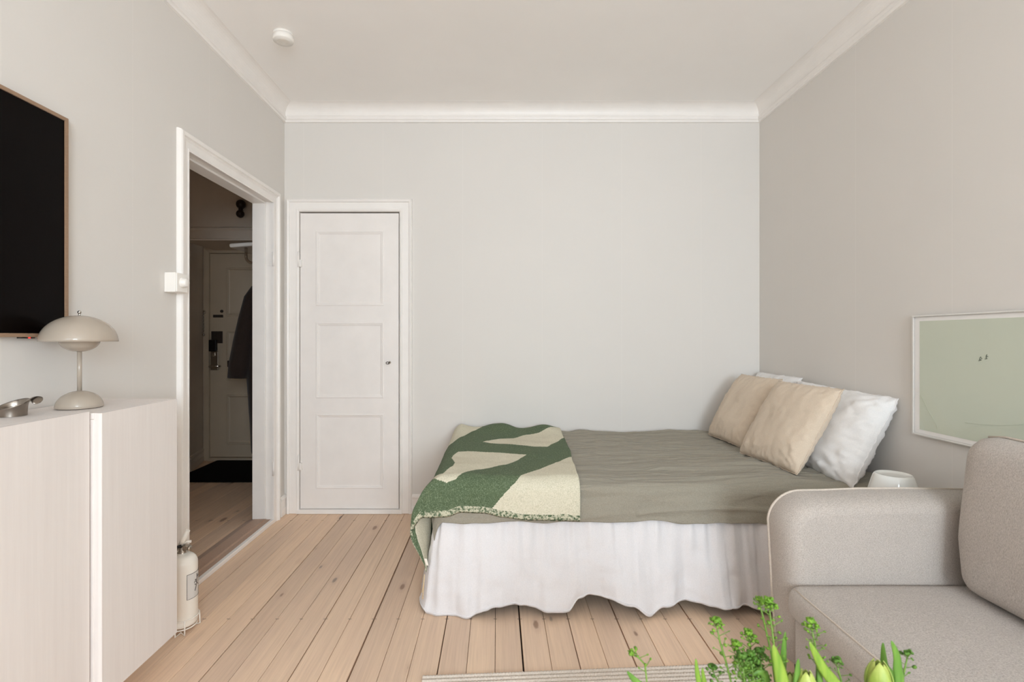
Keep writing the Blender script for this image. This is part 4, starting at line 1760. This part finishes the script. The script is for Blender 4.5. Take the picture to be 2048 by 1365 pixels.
def blade(bm, pts, w, face=Vector((0, -1, 0))):
    """leaf blade along pts, folded along its middle"""
    P = [Vector(p) for p in pts]
    m = 24

    def spine(f):
        q = f * (len(P) - 1)
        i = min(int(q), len(P) - 2)
        h = q - i
        p0, p1, p2, p3 = P[max(i - 1, 0)], P[i], P[i + 1], P[min(i + 2, len(P) - 1)]
        return .5 * ((2 * p1) + (p2 - p0) * h + (2 * p0 - 5 * p1 + 4 * p2 - p3) * h * h + (3 * p1 - p0 - 3 * p2 + p3) * h ** 3)

    def fn(u, v):
        c = spine(u)
        d = (spine(min(1, u + .02)) - spine(max(0, u - .02))).normalized()
        s = d.cross(face).normalized()
        ww = w * math.sin(PI * min(.999, .12 + .88 * u)) ** .7 * (1 - u * .35)
        q = 2 * v - 1
        return c + s * q * ww + face * (-.35 * ww * q * q)
    grid(bm, fn, m, 6)


def bud(parent, base_p, h, r, name='petal', mat=None):
    for i in range(6):
        inner = i % 2
        a0 = i * PI / 3
        bm = bmesh.new()

        def fn(u, v):
            q = (2 * v - 1)
            prof_ = math.sin(PI * (.10 + .80 * u) ** .9) ** .8
            rr = r * prof_ * (1.0 if not inner else .90)
            span = .98 * math.sin(PI * min(1, .2 + .8 * u)) ** .5 + .02
            a = a0 + q * span
            return base_p + Vector((rr * math.cos(a), rr * math.sin(a), h * u * (1 if not inner else .97)))
        grid(bm, fn, 16, 8)
        o = obj('petal', bm, mat or M_BUD, parent)
        o.modifiers.new('thick', 'SOLIDIFY').thickness = .0012


def tulip(label, bx_, by_, dY, h, r, leaves, n_leaf_mat=None):
    top = at(bx_, by_, VY + dY)                 # tip of the bud
    base_p = top - Vector((0, 0, h))
    rt = vase_pt(random.uniform(-.02, .02), random.uniform(-.02, .02))
    t = thing('tulip', label, 'tulip', rt, 'tulips in the bouquet')
    bm = bmesh.new()
    tube(bm, [rt, (rt + base_p) / 2 + Vector((.0, .0, .01)), base_p + Vector((0, 0, .002))], [.004, .004, .0036], 8)
    obj('stem', bm, M_STEM, t)
    bud(t, base_p, h, r)
    for (pts, w, mt) in leaves:
        P = [rt] + [at(x, y, VY + dY + d) for x, y, d in pts]
        bm = bmesh.new()
        blade(bm, P, w)
        o = obj('leaf', bm, mt, t)
        o.modifiers.new('thick', 'SOLIDIFY').thickness = .0014
    return t


tulip('pale green tulip bud at the right of the bouquet, two tall leaves behind it', 1758, 1322, 0, .060, .0195,
      [([(1776, 1390, .02), (1769, 1330, .03), (1765, 1286, .03)], .0085, M_LEAF),
       ([(1778, 1410, .0), (1796, 1330, .0), (1782, 1282, .0)], .0095, M_LEAF)])
tulip('green tulip bud low in the middle of the bouquet, long leaf leaning over it', 1612, 1341, -.02, .055, .0165,
      [([(1690, 1420, 0), (1645, 1335, 0), (1618, 1284, 0)], .010, M_LEAFY),
       ([(1640, 1420, .01), (1640, 1360, .01), (1632, 1300, .02)], .006, M_LEAF),
       ([(1596, 1400, 0), (1595, 1350, 0), (1596, 1318, 0)], .0065, M_LEAF)])
tulip('small green tulip bud left of the middle one, beside a broad yellowish leaf', 1580, 1345, 0, .052, .0135,
      [([(1585, 1440, -.03), (1561, 1345, -.03), (1546, 1290, -.03)], .013, M_LEAFY),
       ([(1568, 1400, .03), (1567, 1320, .03), (1570, 1264, .03)], .0075, M_LEAF),
       ([(1540, 1420, .0), (1530, 1352, .0), (1505, 1350, .0)], .009, M_LEAF)])
tulip('tulip on the left of the bouquet showing only narrow leaf tips over the rug', 1440, 1392, 0, .050, .015,
      [([(1430, 1430, 0), (1400, 1370, 0), (1391, 1318, 0)], .0065, M_LEAFY),
       ([(1440, 1430, .02), (1412, 1375, .02), (1404, 1336, .02)], .006, M_LEAFY),
       ([(1390, 1450, 0), (1285, 1375, 0), (1254, 1343, 0)], .0080, M_LEAF)])


def sprig(label, tip, path, dY, head, n_pods, spread_, dens=1.0, dark=False):
    """pennycress: thin stem, round flat pods on thin stalks, crowded at the tip"""
    P = [vase_pt(random.uniform(-.03, .03), random.uniform(-.03, .03))] + [at(x, y, VY + dY) for x, y in path] + [at(tip[0], tip[1], VY + dY)]
    t = thing('pennycress_sprig', label, 'sprig', P[0], 'pennycress sprigs in the bouquet')
    bm = bmesh.new()
    tube(bm, P, [.0022] + [.0015] * (len(P) - 2) + [.0009], 6)
    st = bmesh.new()
    pods = bmesh.new()
    L = [(b - a).length for a, b in zip(P, P[1:])]
    tot = sum(L)

    def along(d):
        d = max(0, min(tot - 1e-6, d))
        for i, l in enumerate(L):
            if d <= l:
                return P[i].lerp(P[i + 1], d / l)
            d -= l
        return P[-1]
    for i in range(n_pods):
        q = i / max(1, n_pods - 1)
        back = head * (q ** 2.2) * 1.0 if q < .72 else head * .5 + (q - .72) / .28 * spread_
        c = along(tot - back)
        a = i * 2.4
        ln = (.006 + .010 * min(1, back / head * 1.4)) * random.uniform(.7, 1.25)
        d = Vector((math.cos(a), math.sin(a), .55 if back > .005 else 1.4)).normalized()
        e = c + d * ln
        tube(bm, [c, e], .0006, 4)
        r = random.uniform(.0020, .0034) * (1.0 if q < .72 else .9)
        nn = Vector((random.uniform(-1, 1), random.uniform(-1, 1), random.uniform(-.3, 1))).normalized()
        s1 = nn.orthogonal().normalized()
        s2 = nn.cross(s1)
        top_ = pods.verts.new(e + nn * r * .5)
        bot_ = pods.verts.new(e - nn * r * .5)
        rg = [pods.verts.new(e + (s1 * math.cos(k * PI / 4) * r + s2 * math.sin(k * PI / 4) * r * 1.3)) for k in range(8)]
        for k in range(8):
            pods.faces.new((rg[k], rg[(k + 1) % 8], top_)).smooth = True
            pods.faces.new((rg[(k + 1) % 8], rg[k], bot_)).smooth = True
    st.free()
    obj('stem', bm, M_STEM, t)
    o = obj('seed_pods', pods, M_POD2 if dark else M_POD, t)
    o['kind'] = 'stuff'
    return t


sprig('pennycress sprig bending over at the far left of the bouquet', (1262, 1311), [(1400, 1440), (1294, 1370), (1290, 1330), (1275, 1314)], 0, .018, 18, .03)
sprig('tall thin pennycress sprig over the rug edge, second from the left', (1432, 1246), [(1462, 1365), (1452, 1325), (1440, 1285)], 0, .022, 46, .085)
sprig('pennycress sprig with a compact tip left of the dense clump', (1471, 1292), [(1498, 1400), (1480, 1340)], .0, .022, 52, .04)
sprig('pennycress sprig with a rounded tip above the dense clump', (1497, 1270), [(1520, 1400), (1505, 1330)], .02, .026, 56, .05)
sprig('tallest pennycress sprig with a full head beside the sofa arm', (1537, 1205), [(1560, 1380), (1549, 1300)], .0, .028, 70, .09)
sprig('slender pennycress sprig close behind the tallest one', (1518, 1204), [(1552, 1380), (1542, 1305), (1526, 1235)], .03, .020, 26, .07)
sprig('pennycress sprig with a loose oval head in front of the seat cushion', (1621, 1246), [(1632, 1400), (1634, 1330), (1630, 1290)], .0, .030, 64, .06)
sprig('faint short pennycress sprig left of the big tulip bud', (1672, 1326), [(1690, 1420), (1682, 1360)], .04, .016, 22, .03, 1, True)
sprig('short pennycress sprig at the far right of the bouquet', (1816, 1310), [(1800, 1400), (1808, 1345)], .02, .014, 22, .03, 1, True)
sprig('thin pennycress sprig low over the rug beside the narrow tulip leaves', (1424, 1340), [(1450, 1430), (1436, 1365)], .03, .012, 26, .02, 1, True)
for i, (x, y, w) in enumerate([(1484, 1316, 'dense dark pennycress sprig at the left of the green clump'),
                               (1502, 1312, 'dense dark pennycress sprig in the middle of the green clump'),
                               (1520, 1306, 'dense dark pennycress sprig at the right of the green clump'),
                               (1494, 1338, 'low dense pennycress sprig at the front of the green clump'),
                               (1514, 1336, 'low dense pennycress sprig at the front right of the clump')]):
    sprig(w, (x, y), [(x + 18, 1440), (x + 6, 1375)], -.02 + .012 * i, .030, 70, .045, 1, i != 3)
